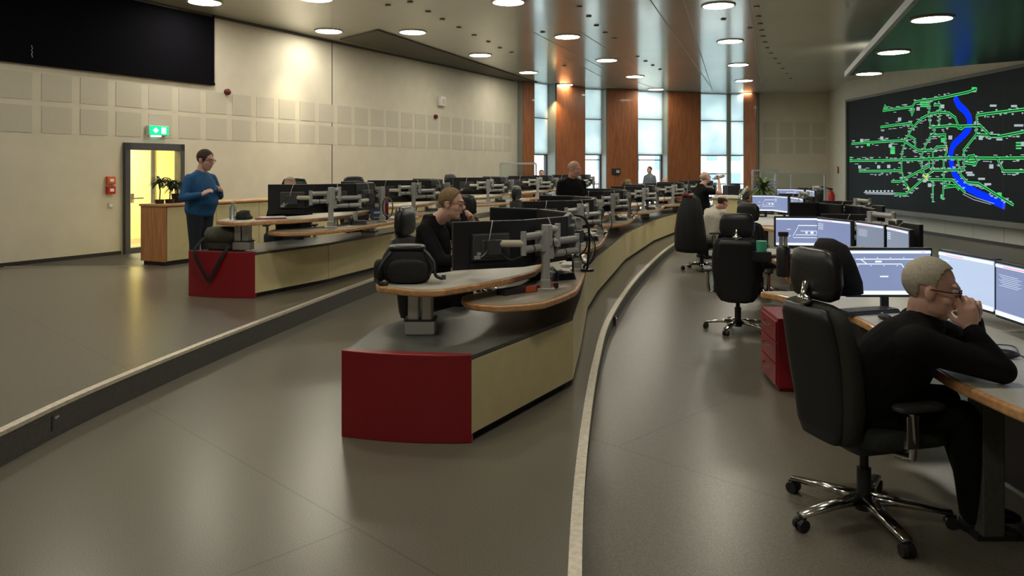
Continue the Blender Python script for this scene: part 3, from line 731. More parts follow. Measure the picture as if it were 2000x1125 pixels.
LO = [(.17,-1.02),(.24,-1.34),(.46,-1.46),(.77,-1.33),(1.04,-.79),(1.20,.26),(1.38,1.67),(.95,1.7),(.80,.35),(.62,-.55)]
def tr(U, th, x, y, z=0):
    c, s = math.cos(-th), math.sin(-th); return Vector((U[0]+x*c-y*s, U[1]+x*s+y*c, U[2]+z))
def column(loc, h, par):
    t = bpy.data.objects.new('lift_column', None); C.objects.link(t); t.parent = par; t.location = loc
    me = B().box((0,0,h*.17),(.20,.14,h*.34))
    bpy.data.objects.remove(t)
    class Sh(B):
        def box(s, c, d, **k): return B.box(s, Vector(c)+Vector(loc), d)
    t = obj('lift_column', Sh().box((0,0,h*.17),(.20,.14,h*.34)), 'armgrey', par, bevel=.01)
    obj('inner_column', Sh().box((-.045,0,h*.65),(.075,.11,h*.70)).box((.045,0,h*.65),(.075,.11,h*.70)), 'alu', t, bevel=.01)
    obj('collar', Sh().box((0,0,h*.345),(.21,.15,.012)), 'black', t)
    return t
ROW = {}
def station(U, th, where, kind='c', chair=True, poles=2, angs=(68,39,8,-24,-56), extra=True, first=False):
    """operator desk with ring of monitors facing the operator at U"""
    U = Vector(U); zu, zl = .86, .74
    if kind not in ROW:
        u = slab('upper_desk', [(x,y) for x,y in UP], zu, f'pale raised wood-edged desk top, {where}', 'desk', loc=U, rz=-th)
        l = slab('rear_desk', [(x,y) for x,y in LO], zl, f'lower grey-brown shelf desk, {where}', 'desk', m='lamdark', loc=U, rz=-th)
        column((-.07,-1.27,.525), zu-.045-.525, u); column((.86,.62,.525), zl-.045-.525, l)
        ROW['c'] = (u, l)
    else:
        u, l = ROW['c']
        dup(u, U, -th, f'pale raised wood-edged desk top, {where}'); dup(l, U, -th, f'lower grey-brown shelf desk, {where}')
    R = 1.02; pts = []
    for i, a in enumerate(angs):
        a = math.radians(a); d = arcdir(a); p = tr(U, th, d.x*R+(.0), d.y*R, 1.095)
        f = (U-p); f.z = 0; f.normalize()
        lb = f'black monitor back, {where}, {("first","second","third","fourth","fifth")[i]} from near end'
        monitor(None, p, f, lb, 'monitors of the console rows'); pts.append(p-f*.07)
    b1 = tr(U, th, .80, -.80, zl); T1 = []
    for i, p in enumerate(pts[:3]): T1.append((Vector((p.x,p.y,U.z+1.085)), U.z+(1.11,1.15,1.05)[i]))
    arm_stand(b1, U.z+1.23, T1, f'near grey pole with tube arms, {where}', 'monitor arms of the console rows')
    b2 = tr(U, th, 1.13, .30, zl); T2 = [(Vector((p.x,p.y,U.z+1.085)), U.z+(1.13,1.06)[i]) for i, p in enumerate(pts[3:])]
    arm_stand(b2, U.z+1.21, T2, f'far grey pole with tube arms, {where}', 'monitor arms of the console rows')
    if extra:
        rn = random.Random(int(U.y*100)); q = tr(U, th, .95, -.2, zl)
        t = thing('telephone', f'dark telephone behind monitors, {where}', 'telephone', q+Z_*.003, -th+.4)
        obj('base', B().loft([((0,0,0),X_,Y_,.11,.09),((0,.01,.05),X_,Y_,.10,.08)],16,.3), 'black', t); obj('handset', B().tube([(-.08,-.07,.055),(-.08,0,.085),(-.08,.07,.06)],.02), 'dark', t, smooth=True)
        q = tr(U, th, 1.13, .9, zl)
        t = thing('paper_stack', f'loose white papers, shelf of {where}', 'papers', q+Z_*.002, -th+rn.uniform(-.5,.5))
        obj('sheets', B().box((0,0,.01),(.21,.30,.02)).box((.03,.02,.023),(.21,.30,.004),.25), 'paper', t)
        q = tr(U, th, .72, 1.05, zu)
        t = thing('document_tray', f'pale document tray, {where}', 'tray', q+Z_*.002, -th+rn.uniform(-.3,.3))
        obj('tray', B().box((0,0,.01),(.26,.34,.02)).box((-.125,0,.03),(.01,.34,.06)).box((.125,0,.03),(.01,.34,.06)), 'armbeige', t); obj('documents', B().box((0,0,.035),(.21,.29,.03)), 'paper', t)
        q = tr(U, th, 1.1, -.35, zl)
        t = thing('cable_bundle', f'loop of dark cables at far pole, {where}', 'cable', tr(U, th, 1.13, .30, zl))
        L = [Vector((.03+.07*math.sin(k/14*2*PI)+.05, -.05+.02*math.cos(k*.9), .20+.14*math.cos(k/14*2*PI))) for k in range(15)]
        obj('loop', B().tube(L, .006, 6), 'black', t, smooth=True); obj('loop', B().tube([p*.85+Vector((.01,.02,.03)) for p in L], .004, 6), 'cable', t, smooth=True); obj('drop', B().tube(smooth_path([L[7],(.06,-.03,.05),(.05,0,.005)],4), .012, 6), 'black', t, smooth=True)

# ------------------------------------------------------------------ console plinths
def plinth(outer, zf, label, red_pts, depth=.72, cells=1.3, top=.525):
    """long low base running beside the level edge; outer = aisle side line"""
    t = thing('console_base', label, 'console base', (outer[0].x, outer[0].y, zf)); r = Vector(t.location)
    n = len(outer); inn = []
    for i, p in enumerate(outer):
        d = (outer[min(i+1,n-1)]-outer[max(i-1,0)]).normalized(); inn.append(p+Vector((-d.y, d.x, 0))*depth)
    inn[0] = Vector(red_pts[1]); inn[1] = Vector(red_pts[2])
    o = [Vector((p.x,p.y,0))-Vector((r.x,r.y,0)) for p in outer]; q = [Vector((p.x,p.y,0))-Vector((r.x,r.y,0)) for p in inn]
    poly = [(p.x,p.y) for p in o]+[(p.x,p.y) for p in reversed(q)]
    obj('kick_base', B().prism(offset(poly,-.05), 0, .06), 'kick', t)
    obj('top_board', B().prism(poly, top-.025, top), 'plinth', t)
    obj('carcass', B().prism(offset(poly,-.03), .06, top-.026), 'kick', t)
    def panel(name, a, b_, m, z0=.055, z1=top-.028, th=.02, gap=.004):
        d = (b_-a).normalized(); nn = Vector((d.y,-d.x,0)); a = a+d*gap; b_ = b_-d*gap
        obj(name, B().prism([(p.x,p.y) for p in (a, b_, b_-nn*th, a-nn*th)], z0, z1), m, t, bevel=.002, seg=1)
    for i in range(n-1):
        a, b_ = o[i], o[i+1]; L = (b_-a).length; k = max(1, round(L/cells))
        for j in range(k): panel('side_panel', a.lerp(b_, j/k), a.lerp(b_, (j+1)/k), 'cream')
    for i in range(1, n-1): panel('rear_panel', q[i+1], q[i], 'wallgrey')
    # bowed red end
    a = Vector(red_pts[0])-Vector((r.x,r.y,0)); b_ = o[0]; d = (b_-a); nn = Vector((d.y,-d.x,0)).normalized(); P = []
    for k in range(13):
        s = k/12; P.append(a+d*s+nn*(.10*math.sin(PI*s)**.8*.5-.0))
    P2 = [q[0]*1.0]
    pl = [(p.x,p.y) for p in P]+[(o[0].x-.0, o[0].y+.012), (q[0].x+.0, q[0].y+.012)]
    obj('red_end_panel', B().prism([(p.x,p.y) for p in P]+[(b_.x+.012,b_.y+.03),(a.x+.01,a.y+.03)], .0, top+.006), 'red', t, bevel=.006)
    return t
V = lambda x, y: Vector((x, y, 0))
plinth([V(-.244,4.60), V(.46,5.80), V(.60,6.75), V(.86,8.75), V(1.10,9.9), V(1.98,13.4), V(3.12,16.9), V(4.30,19.7), V(5.6,22.3), V(6.9,24.6)], 0,
       'long low cream-panelled console base of the centre row with dark red end', [(-1.05,4.72,0), (-1.02,4.75,0), (-.95,5.42,0)])
# its inner line needs the first corner pulled in
plinth([V(-2.88,8.60), V(-2.32,9.72), V(-1.80,11.35), V(-1.25,13.0), V(-.15,16.3), V(.95,19.3), V(2.1,22.2), V(3.2,24.3)], ZL,
       'long low cream-panelled console base on the raised platform with dark red end', [(-3.70,8.78,0), (-3.67,8.80,0), (-3.40,9.35,0)], top=.51, depth=.46)

CST = [((-.55,6.5,0), 0, 'nearest desk of centre row'), ((.02,9.85,0), .03, 'second desk of centre row'), ((.95,13.6,0), .10, 'third desk of centre row'),
       ((2.10,17.1,0), .15, 'fourth desk of centre row'), ((3.45,20.3,0), .23, 'fifth desk of centre row'), ((5.0,23.3,0), .29, 'farthest desk of centre row')]
LST = [((-2.88,10.05,ZL), .10, 'nearest desk on raised platform'), ((-2.25,13.0,ZL), .12, 'second desk on raised platform'), ((-1.15,16.5,ZL), .16, 'third desk on raised platform'),
       ((-.0,19.7,ZL), .2, 'fourth desk on raised platform'), ((1.25,22.7,ZL), .24, 'farthest desk on raised platform')]
for u, th, w in CST+LST: station(u, th, w, kind='c')

ch0 = make_chair('black office chair with leather headrest behind the raised desk top, back to the picture left', 'blackf')
ch0.location = (-.66, 6.66, 0); ch0.rotation_euler.z = -.25
def chair(x, y, z, rz, lb): return dup(ch0, (x,y,z), rz, lb)
chair(-3.10,10.78,ZL,-1.45,'black high-back chair behind the seated man on raised platform')
chair(-2.62,12.95,ZL,-1.2,'empty black high-back chair showing above the monitors on raised platform')
chair(-.42,9.92,0,.9,'empty black leather-headed chair behind the man with the hand at his mouth')
chair(.35,14.2,0,-.4,'black chair at the third desk of centre row')
chair(3.0,22.0,0,2.6,'rounded black chair back in front of the second wide wood pillar')
chair(-1.2,17.5,ZL,-.7,'black chair at the third desk on raised platform')
chn = make_chair('tall dark grey-green office chair of the nearest seated man, chrome star base', 'chfab', rot=math.radians(258), br=.40, lift=.08)
chn.location = (1.81,3.95,ZR); chn.rotation_euler.z = .25
chair(2.50,8.5,ZR,1.25,'empty black high-back chair pulled up to the second right desk, seen from behind')
chair(3.36,13.6,ZR,.45,'black chair of the man in the white shirt, dark jacket over its back')
chair(3.52,10.85,ZR,.6,'black chair back beside the narrow screen on the third right desk')
chair(5.72,18.1,ZR,.3,'dark chair back in front of the green plants at the far right')

# ------------------------------------------------------------------ desks of the right row
RD = [(.10,2.15),(.20,2.02),(.34,1.55),(.42,1.25),(.40,.84),(.28,.2),(.19,-.37),(.22,-.98),(.50,-1.02),(1.38,-1.02),(1.42,-.4),(1.42,2.12),(.6,2.16)]
RST = [((1.82,3.90,ZR), 0, 'nearest right desk'), ((2.28,7.15,ZR), .08, 'second right desk'), ((3.60,10.62,ZR), .14, 'third right desk'), ((4.0,14.05,ZR), .2, 'fourth right desk'), ((6.0,18.6,ZR), .24, 'farthest right desk')]
r0_ = None
def blk(c, d, m_, name, label, cat, rz=0, bv=.004, group=None):
    t = thing(name, label, cat, c, rz, group); obj('body', B().box((0,0,d[2]/2), d), m_, t, bevel=bv); return t
for i, (U, th, w) in enumerate(RST):
    U = Vector(U); zt = .83
    if r0_ is None:
        r0_ = slab('operator_desk', RD, zt, f'pale desk top with curved wood front edge, {w}', 'desk', th=.05, loc=U, rz=-th)
        for (x, y) in ((.50,-.14),(.78,1.5)):
            lg = obj('leg', B().box((x,y,.40),(.11,.13,.76)), 'riser', r0_, bevel=.008); obj('foot', B().box((x+.15,y,.015),(.45,.12,.03)), 'kick', lg)
        obj('modesty_shade_panel', B().box((.98,-.2,.40),(.03,1.5,.74)), 'kick', r0_)  # panel enlarged in near-black to stand in for the darkness under the desk
    else: dup(r0_, U, -th, f'pale desk top with curved wood front edge, {w}')
    kinds = (('track','scr',(.74,1.33),(0,-1)),('list','scrl',(1.07,.96),(-1,-.03)),('net','scr',(1.03,.33),(-1,.06)),('plan','scrl',(.96,-.30),(-.98,.2))) if i == 0 else \
            (('plan','scr',(.78,1.36),(-.05,-1)),('list','scr',(1.03,.98),(-1,-.35)),('net','scrg',(1.20,.44),(-1,-.12)),('list','scrg',(1.22,-.16),(-1,.05)))
    kinds = tuple((None,'scrd',a_,f_) for _,_,a_,f_ in kinds) if i == 2 else kinds
    nm = ('far end screen facing down the aisle','second screen, facing the operator','third screen, facing the operator','screen at its near end')
    for k, (kd, sc, xy, f) in enumerate(kinds):
        p = tr(U, th, xy[0], xy[1], 1.09 if i == 0 else 1.10); f3 = tr((0,0,0), th, f[0], f[1]).normalized()
        monitor(kd, p, f3, f'{"dark" if i == 2 else "lit"} widescreen monitor, {w}, {nm[k]}', None, w=.585 if i == 0 else .55, h=.335, scr=sc, stand=.255 if i == 0 else .265)
    # keyboard, mouse, phone
    q = tr(U, th, .50, 1.02, zt+.003)
    kb = thing('keyboard', f'black keyboard on the {w}', 'keyboard', tr(U, th, .56, 1.24, zt+.003), -th+.3)
    obj('body', B().loft([((0,0,0),X_,Y_,.22,.075),((0,.0,.018),X_,Y_,.215,.07)],16,.25), 'black', kb)
    b = B()
    for r in range(5):
        for c in range(14): b.box((-.19+c*.029, -.05+r*.025, .021), (.023,.019,.008))
    obj('keys', b, 'dark', kb)['kind'] = 'stuff'
    ms = thing('computer_mouse', f'black mouse in front of the keyboard on the {w}', 'mouse', tr(U, th, .56, 1.0, zt+.003), -th+.3)
    obj('shell', B().ell((0,0,.016),(.032,.055,.02)), 'black', ms, smooth=True); obj('wheel', B().cyl((-.004,.025,.034),(.004,.025,.034),.008), 'armgrey', ms)
    if i:
        b2 = tr(U, th, 1.36, .9, zt); arm_stand(b2, U.z+1.35, [(tr(U,th,1.3,1.3,1.1), U.z+1.2),(tr(U,th,1.36,.2,1.1), U.z+1.28),(tr(U,th,1.1,1.55,1.1), U.z+1.1)], f'grey tube arm pole at the back of the {w}', 'arms of the right row')
        for k, xy in enumerate(((1.30,1.38),(1.38,.12))):
            f3 = tr((0,0,0), th, .3, 1).normalized() if k == 0 else tr((0,0,0), th, 1, .1).normalized()
            monitor(None, tr(U,th,xy[0],xy[1],1.12), f3, f'black monitor back behind the {w}, {("far","near")[k]} one', 'dark monitors of the right row')
# ------------------------------------------------------------------ people
def frame(f, up=Z_):
    f = Vector(f).normalized(); r = f.cross(Vector(up)).normalized(); u = r.cross(f).normalized(); return f, r, u      # forward, right, up
def hand(b, wr, d, n, curl, thumb, s=1.0):
    """palm and five separate fingers; d along the hand, n where the palm faces, thumb = side vector of the thumb"""
    d = Vector(d).normalized(); n = Vector(n); n = (n-d*n.dot(d)).normalized(); t = d.cross(n)
    if t.dot(Vector(thumb)) < 0: t = -t
    wr = Vector(wr)
    b.loft([(wr-d*.02*s, t, n, .026*s, .019*s), (wr+d*.015*s, t, n, .031*s, .017*s), (wr+d*.05*s, t, n, .041*s, .016*s), (wr+d*.088*s, t, n, .041*s, .012*s), (wr+d*.096*s, t, n, .034*s, .006*s)], 14, .8)
    for o, L in ((.031,.074),(.011,.083),(-.010,.077),(-.030,.061)):
        p = wr+d*.085*s+t*o*s; a = curl*.35; r = .0092*s
        for k, q in enumerate((.45,.30,.25)):
            v = (d*math.cos(a)+n*math.sin(a)+t*o*1.2*(1-k*.4)).normalized(); p2 = p+v*L*q*s; b.cap(p, p2, r, r*.93, 8); p = p2; r *= .93; a += curl*(.85+.1*k)
    p = wr+d*.022*s+t*.026*s; v = (d*.55+t*.75+n*.25).normalized(); p2 = p+v*.042*s; b.cap(p, p2, .0125*s, .0105*s, 8); v = (d*.85+t*.25+n*(.3+.3*curl)).normalized(); b.cap(p2, p2+v*.033*s, .0105*s, .009*s, 8)
def person(label, J, hf, bf, top, legs, hair=None, hp=(.03,.75), bald=False, sleeve='long', skin='skin', vox=.009, belly=0, s=1.0, glasses=False, hup=Z_, hands=((.5,),(.5,)), hdir=None, build=1.0, loc=None, beard=None, shoes='black', group=None, hs=1.0):
    """J: world joints. hf head forward, bf body forward."""
    J = {k: Vector(v) for k, v in J.items()}
    t = thing('person', label, 'person', loc or (J['pelvis'].x, J['pelvis'].y, min(J['anR'].z, J['anL'].z)-.09), 0, group); r0 = Vector(t.location)
    for k in J: J[k] = J[k]-r0
    bf, br, bu = frame(bf); side = (J['shR']-J['shL']).normalized()
    pv, ck = J['pelvis'], (J['shL']+J['shR'])/2; sp = (ck-pv); L = sp.length; ax = sp/L; fw = (bf-ax*bf.dot(ax)).normalized(); sd = (br*.4+side*.6).normalized()
    for S_ in 'LR': J['sh'+S_] = J['sh'+S_]-ax*.03+(ck-J['sh'+S_]).normalized()*.01
    def torso(b, inf, lower=True):
        R = []
        for (q, a, d, o) in ((-.20,.13,.09,0),(-.12,.165,.115,0),(0,.178,.125,0),(.22,.166,.118+belly,belly*.9),(.45,.168,.118+belly*.8,belly*.8),(.7,.178,.122+belly*.2,belly*.2),(.86,.172,.108,0),(.95,.15,.09,0),(1.02,.115,.075,0),(1.09,.078,.064,0),(1.14,.06,.058,0)):
            if not lower and q < -.15: continue
            R.append((pv+ax*L*q+fw*o*.6, sd, fw, a*build*s+inf, d*build*s+inf))
        b.loft(R, 20, .9)
    f, r, u = frame(hf, hup); hc = J['head']; k = s*hs
    b = B(); torso(b, -.012)
    b.ell(hc+u*.033*k-f*.012*k, (.076*k,.095*k,.089*k), Matrix((r,f,u)).transposed())
    b.ell(hc-u*.032*k+f*.022*k, (.060*k,.070*k,.084*k), Matrix((r,f,u)).transposed(), e=.9)
    b.ell(hc-u*.094*k+f*.055*k, (.030*k,.028*k,.024*k), Matrix((r,f,u)).transposed())
    b.ell(hc-u*.075*k+f*.005*k, (.055*k,.055*k,.030*k), Matrix((r,f,u)).transposed())
    b.cap(hc+f*.088*k+u*.014*k, hc+f*.109*k-u*.020*k, .010*k, .0155*k, 10); b.ell(hc+f*.096*k-u*.028*k, (.019*k,.014*k,.010*k), Matrix((r,f,u)).transposed())
    b.ell(hc+f*.074*k+u*.034*k, (.052*k,.021*k,.013*k), Matrix((r,f,u)).transposed())
    for q in (-1, 1):
        b.ell(hc+r*q*.077*k-f*.008*k-u*.005*k, (.010*k,.021*k,.033*k), Matrix((r,f,u)).transposed()); b.ell(hc+r*q*.04*k+f*.058*k-u*.03*k, (.022*k,.024*k,.02*k), Matrix((r,f,u)).transposed())
    b.ell(hc+f*.086*k-u*.058*k, (.024*k,.012*k,.010*k), Matrix((r,f,u)).transposed())
    b.cap(hc-u*.07*k-f*.02*k, ck+ax*.02, .056*k, .064*k)
    hd = hdir or {}
    for S_ in 'LR':
        sh, el, wr = J['sh'+S_], J['el'+S_], J['wr'+S_]
        b.cap(ck.lerp(sh, .4), sh, .055*s, .052*s); b.cap(sh, el, .047*s*build, .040*s); b.cap(el, wr, .040*s, .027*s)
        e = hd.get(S_, {}); dd = Vector(e.get('d', (wr-el))).normalized(); nn = Vector(e.get('n', (0,0,-1) if abs(dd.z) < .8 else -bf)); th = Vector(e.get('t', bf if dd.z < -.5 else (br if S_ == 'L' else -br)))
        hand(b, wr, dd, nn, e.get('c', .45), th, s)
        hi, kn, an = J['hi'+S_], J['kn'+S_], J['an'+S_]
        b.cap(pv.lerp(hi,.6), hi, .09*s, .085*s); b.cap(hi, kn, .082*s, .055*s); b.cap(kn, an, .052*s, .036*s)
    obj('body', b, skin, t, remesh=vox, sm=2)
    # clothes
    b = B(); torso(b, .012); m1, m2 = J['hiL'], J['hiR']
    for S_ in 'LR':
        sh, el, wr = J['sh'+S_], J['el'+S_], J['wr'+S_]
        b.cap(ck.lerp(sh, .35)-ax*.03, sh-ax*.008, .070*s, .064*s); b.cap(ck+ax*.045+(sh-ck)*.15, sh-ax*.002, .062*s, .060*s)
        if sleeve == 'long': b.cap(sh, el, .066*s*build, .056*s); b.cap(el, el.lerp(wr,.93), .056*s, .040*s)
        else: b.cap(sh, sh.lerp(el, .55), .068*s*build, .062*s)
    b.loft([(ck+ax*.03, sd, fw, .095*s, .08*s), (ck+ax*.095, sd, fw, .066*s, .066*s)], 16)
    obj('top', b, top, t, remesh=vox*1.15, sm=max(4, int(.07/vox)))
    b = B(); b.loft([(pv-ax*L*.16, sd, fw, .135*s*build, .10*s*build), (pv-ax*L*.08, sd, fw, .17*s*build, .125*s*build), (pv+ax*L*.10, sd, fw, .176*s*build, .128*s*build)], 18, .9)
    for S_ in 'LR':
        hi, kn, an = J['hi'+S_], J['kn'+S_], J['an'+S_]
        b.cap(pv.lerp(hi,.5), hi, .10*s, .10*s); b.cap(hi, kn, .098*s*build, .070*s); b.cap(kn, an, .070*s, .056*s)
    obj('trousers', b, legs, t, remesh=vox*1.3, sm=3)
    for S_ in 'LR':
        an = J['an'+S_]; ff = Vector((bf.x, bf.y, 0)).normalized()
        obj('shoe', B().loft([(an-ff*.06-Z_*.045, ff.cross(Z_), Z_, .035,.035), (an-Z_*.04, ff.cross(Z_), Z_, .042,.05), (an+ff*.09-Z_*.055, ff.cross(Z_), Z_, .046,.034), (an+ff*.17-Z_*.065, ff.cross(Z_), Z_, .038,.024), (an+ff*.20-Z_*.07, ff.cross(Z_), Z_, .02,.014)], 14, .8), shoes, t, smooth=True)
    for q in (-1, 1):
        e = obj('eye', B().ell(hc+r*q*.031*k+f*.081*k+u*.010*k, (.0125*k,)*3, nu=12, nv=8), 'eyew', t, smooth=True)
        obj('iris', B().ell(hc+r*q*.031*k+f*.0885*k+u*.008*k, (.0062*k,)*3, nu=8, nv=6), 'black', e)
        obj('eyebrow', B().cap(hc+r*q*.018*k+f*.094*k+u*.030*k, hc+r*q*.048*k+f*.080*k+u*.032*k, .0045*k, .003*k, 8), hair or 'hairb', t, smooth=True)
    obj('lips', B().cap(hc-r*.016*k+f*.093*k-u*.058*k, hc+r*.016*k+f*.093*k-u*.058*k, .0052*k, .0052*k, 8), 'lip', t, smooth=True)
    if hair:
        c = hc+u*.036*k-f*.014*k; e = B(); e.ell((0,0,0), (.0785,.0985,.0925), nu=48, nv=36); keep = []
        for fc in e.f:
            if len(fc) > 4: 
                if min(e.v[i][2] for i in fc) < 0: continue
            x = sum(e.v[i][0] for i in fc)/len(fc); y = sum(e.v[i][1] for i in fc)/len(fc); z = sum(e.v[i][2] for i in fc)/len(fc)
            ear = abs(x) > .055 and -.030 < y+.006 < .030 and z < -.018
            yl = .018-hp[0]; lim = -.082 if y < -.035 else (-.05 if y < yl else min(.06, -.05+(y-yl)*2.6)); ok = z > lim and not ear
            if bald and z > .035-abs(y+.03)*.2 : ok = False
            if ok: keep.append(fc)
        e.f = keep; rn = random.Random(5)
        e.v = [tuple(c+(r*v[0]+f*v[1]+u*v[2])*k*(1+rn.uniform(-.012,.018))) for v in e.v]
        o = obj('hair', e, hair, t, smooth=True); md = o.modifiers.new('t','SOLIDIFY'); md.thickness = .005*k; md.offset = .4
        md = o.modifiers.new('u','SUBSURF'); md.levels = md.render_levels = 1
    if glasses:
        g = B()
        for q in (-1, 1):
            cc = hc+r*q*.032*k+f*.104*k+u*.006*k; g.tube([cc+r*math.cos(a)*.025*k+u*math.sin(a)*.017*k-f*(.004*abs(math.cos(a))) for a in [i*PI/7 for i in range(15)]], .0022*k, 6)
            g.tube([cc+r*q*.025*k+u*.008*k, hc+r*q*.081*k+f*.06*k+u*.010*k, hc+r*q*.086*k-f*.01*k+u*.008*k], .0026*k, 6)
        g.tube([hc-r*.008*k+f*.106*k+u*.010*k, hc+r*.008*k+f*.106*k+u*.010*k], .002*k, 6)
        obj('glasses', g, 'firedark', t)
    return t
def sit_pose(x, y, zf, f, seat=.52, lean=.10, tors=.50, spread=.10, hx=0):
    f = Vector((f[0], f[1], 0)).normalized(); r = f.cross(Z_); p = Vector((x, y, zf+seat+.08)); ck = p+f*lean+Z_*tors
    J = dict(pelvis=p, head=ck+f*(.05+hx)+Z_*.225)
    for S_, q in (('L',-1),('R',1)):
        J['sh'+S_] = ck+r*q*.19-Z_*.02; J['el'+S_] = J['sh'+S_]+r*q*.04+f*.10-Z_*.27; J['wr'+S_] = J['el'+S_]+f*.24-r*q*.06+Z_*.03
        J['hi'+S_] = p+r*q*.09-Z_*.02; J['kn'+S_] = p+r*q*(.09+spread)+f*.43+Z_*.0; J['an'+S_] = Vector((J['kn'+S_].x, J['kn'+S_].y, zf+.09))-f*.05
    return J
def stand_pose(x, y, zf, f, h=1.75):
    f = Vector((f[0], f[1], 0)).normalized(); r = f.cross(Z_); k = h/1.75; p = Vector((x, y, zf+.93*k)); ck = p+Z_*.50*k
    J = dict(pelvis=p, head=ck+f*.03+Z_*.21*k)
    for S_, q in (('L',-1),('R',1)):
        J['sh'+S_] = ck+r*q*.185*k-Z_*.015; J['el'+S_] = J['sh'+S_]+r*q*.05-Z_*.29*k; J['wr'+S_] = J['el'+S_]+f*.06-Z_*.25*k
        J['hi'+S_] = p+r*q*.09-Z_*.05; J['kn'+S_] = p+r*q*.10-Z_*.45*k; J['an'+S_] = Vector((p.x, p.y, zf+.09))+r*q*.11
    return J
# blue jumper, standing on the platform
J = stand_pose(-4.14, 10.2, ZL, (.93,-.36), 1.70)
J.update(head=(-4.055,10.16,1.752), shR=(-4.20,9.99,1.53), elR=(-4.25,9.92,1.26), wrR=(-3.98,9.86,1.31), shL=(-4.05,10.36,1.53), elL=(-3.98,10.45,1.27), wrL=(-3.87,10.17,1.36))
person('standing man in a bright blue jumper and dark jeans, looking down to the right', J, (.93,-.25,-.18), (.93,-.36,0), 'blue', 'jeans', hair='hairb', hp=(-.026,.5), belly=.045, build=1.16, glasses=True, hs=1.12,
       hdir=dict(R=dict(d=(.85,.2,.5), n=(.2,.5,-.5), t=(0,0,1), c=.9), L=dict(d=(.5,-.7,.2), n=(-.3,-.3,-.3), t=(0,0,1), c=.9)))
# seated, face just above the monitors
J = sit_pose(-3.08, 10.62, ZL, (.12,-1,0), seat=.47, tors=.49); J['head'] = Vector((-3.0,10.38,1.40))
person('seated man with glasses, only his face above the monitors on the raised platform', J, (.1,-1,-.12), (.12,-1,0), 'shirtb', 'jeans', hair='hairw', hp=(.06,.6), bald=False, skin='skin2', glasses=True)
# centre man, black shirt, hand at his mouth
J = sit_pose(-.66, 6.5, 0, (.97,-.22,0), seat=.53, tors=.52, lean=.16)
J.update(head=(-.487,6.2,1.362), shR=(-.70,6.10,1.17), elR=(-.55,5.98,.92), wrR=(-.30,6.10,.915), shL=(-.60,6.48,1.19), elL=(-.26,6.56,.97), wrL=(-.325,6.33,1.205), knR=(-.42,6.30,.60), anR=(-.50,6.22,.09), knL=(-.40,6.55,.62), anL=(-.33,6.55,.09))
person('seated man in black shirt and glasses with his hand at his mouth, centre desk', J, (.95,-.27,-.13), (.97,-.22,0), 'shirtb', 'shirtb', hair='hairf', hp=(-.012,.62), vox=.007, glasses=True, build=1.05,
       hdir=dict(L=dict(d=(-.15,-.62,.75), n=(-.8,-.5,-.2), t=(-.4,0,.8), c=1.15), R=dict(d=(1,.2,0), n=(0,0,-1), t=(0,1,0), c=.3)))
t = thing('handset', 'dark phone in the hand of the man in the centre', 'telephone', (-.385,6.24,1.265)); obj('body', B().cap((0,0,-.05),(-.02,0,.03),.024,.02), 'black', t, smooth=True); obj('ear_piece', B().ell((-.03,0,.035),(.03,.022,.02)), 'dark', t, smooth=True)
# nearest man
J = dict(pelvis=(1.78,3.96,.44), head=(1.965,3.60,1.082), shR=(1.84,3.47,.875), shL=(2.03,3.83,.90), elR=(2.195,3.44,.742), wrR=(2.09,3.50,.915), elL=(2.33,3.86,.745), wrL=(2.20,3.66,.925),
         hiR=(1.76,3.87,.42), knR=(2.18,3.72,.45), anR=(2.28,3.80,-.06), hiL=(1.84,4.04,.42), knL=(2.24,3.98,.45), anL=(2.40,3.98,-.06))
person('nearest seated man with short grey hair and glasses, hands clasped before his mouth', J, (.90,-.42,-.16), (.90,-.43,0), 'shirtb', 'shirtb', hair='hairw', hp=(.012,.62), vox=.006, glasses=True, build=1.2, belly=.03, s=1.08, hs=1.06,
       hdir=dict(R=dict(d=(-.12,.10,1), n=(.25,.85,-.1), t=(-.8,.1,.3), c=.8), L=dict(d=(-.35,-.40,.85), n=(-.45,-.75,-.2), t=(-.6,.2,.6), c=1.1)))
# drinking man
J = stand_pose(3.80, 15.3, ZR, (.95,.3,0), 1.70)
J.update(head=(3.86,15.32,1.455), shR=(3.80,15.10,1.24), elR=(4.08,15.05,1.16), wrR=(4.08,15.15,1.385), shL=(3.72,15.5,1.24))
person('standing man in black drinking from a bottle by the right windows', J, (.9,.25,.22), (.95,.3,0), 'shirtb', 'shirtb', hair='hairw', hp=(.03,.7), bald=True, sleeve='short', vox=.01, hs=1.0, hdir=dict(R=dict(d=(0,.1,1), n=(-1,0,0), t=(-.2,.5,.3), c=1.1)))
t = thing('drinking_bottle', 'clear drinking bottle tipped up in the standing man\'s hand', 'bottle', (3.965,15.2,1.435), 0)
obj('bottle', B().loft([((-.005+q,0,-.0+q*.25), Y_, Z_, a, a) for q, a in ((0,.012),(.03,.013),(.05,.034),(.22,.036),(.23,.03))], 14), 'armgrey', t, smooth=True); obj('cap', B().cyl((.222,0,.055),(.245,0,.062),.02), 'black', t)
# white shirt
J = sit_pose(3.47, 13.62, ZR, (.85,.5,0), seat=.50, tors=.47, lean=.20)
J.update(head=(3.74,13.62,1.035))
person('seated man in a white short-sleeved shirt, bald on top, at the fourth right desk', J, (.85,.4,-.35), (.85,.5,0), 'shirtw', 'shirtb', hair='hairb', hp=(.0,.6), bald=True, sleeve='short', vox=.01, skin='skin2', build=1.12)
# bald standing man
J = stand_pose(.93, 12.0, 0, (.40,-.9,0), 1.76); J['head'] = Vector((.97,11.93,1.63))
person('standing bald man in a black T-shirt in the middle of the room', J, (.72,-.6,-.18), (.40,-.9,0), 'shirtb', 'shirtb', hair='hairw', hp=(.0,.6), bald=True, sleeve='short', vox=.009, skin='skin2', build=1.15, hs=1.05)
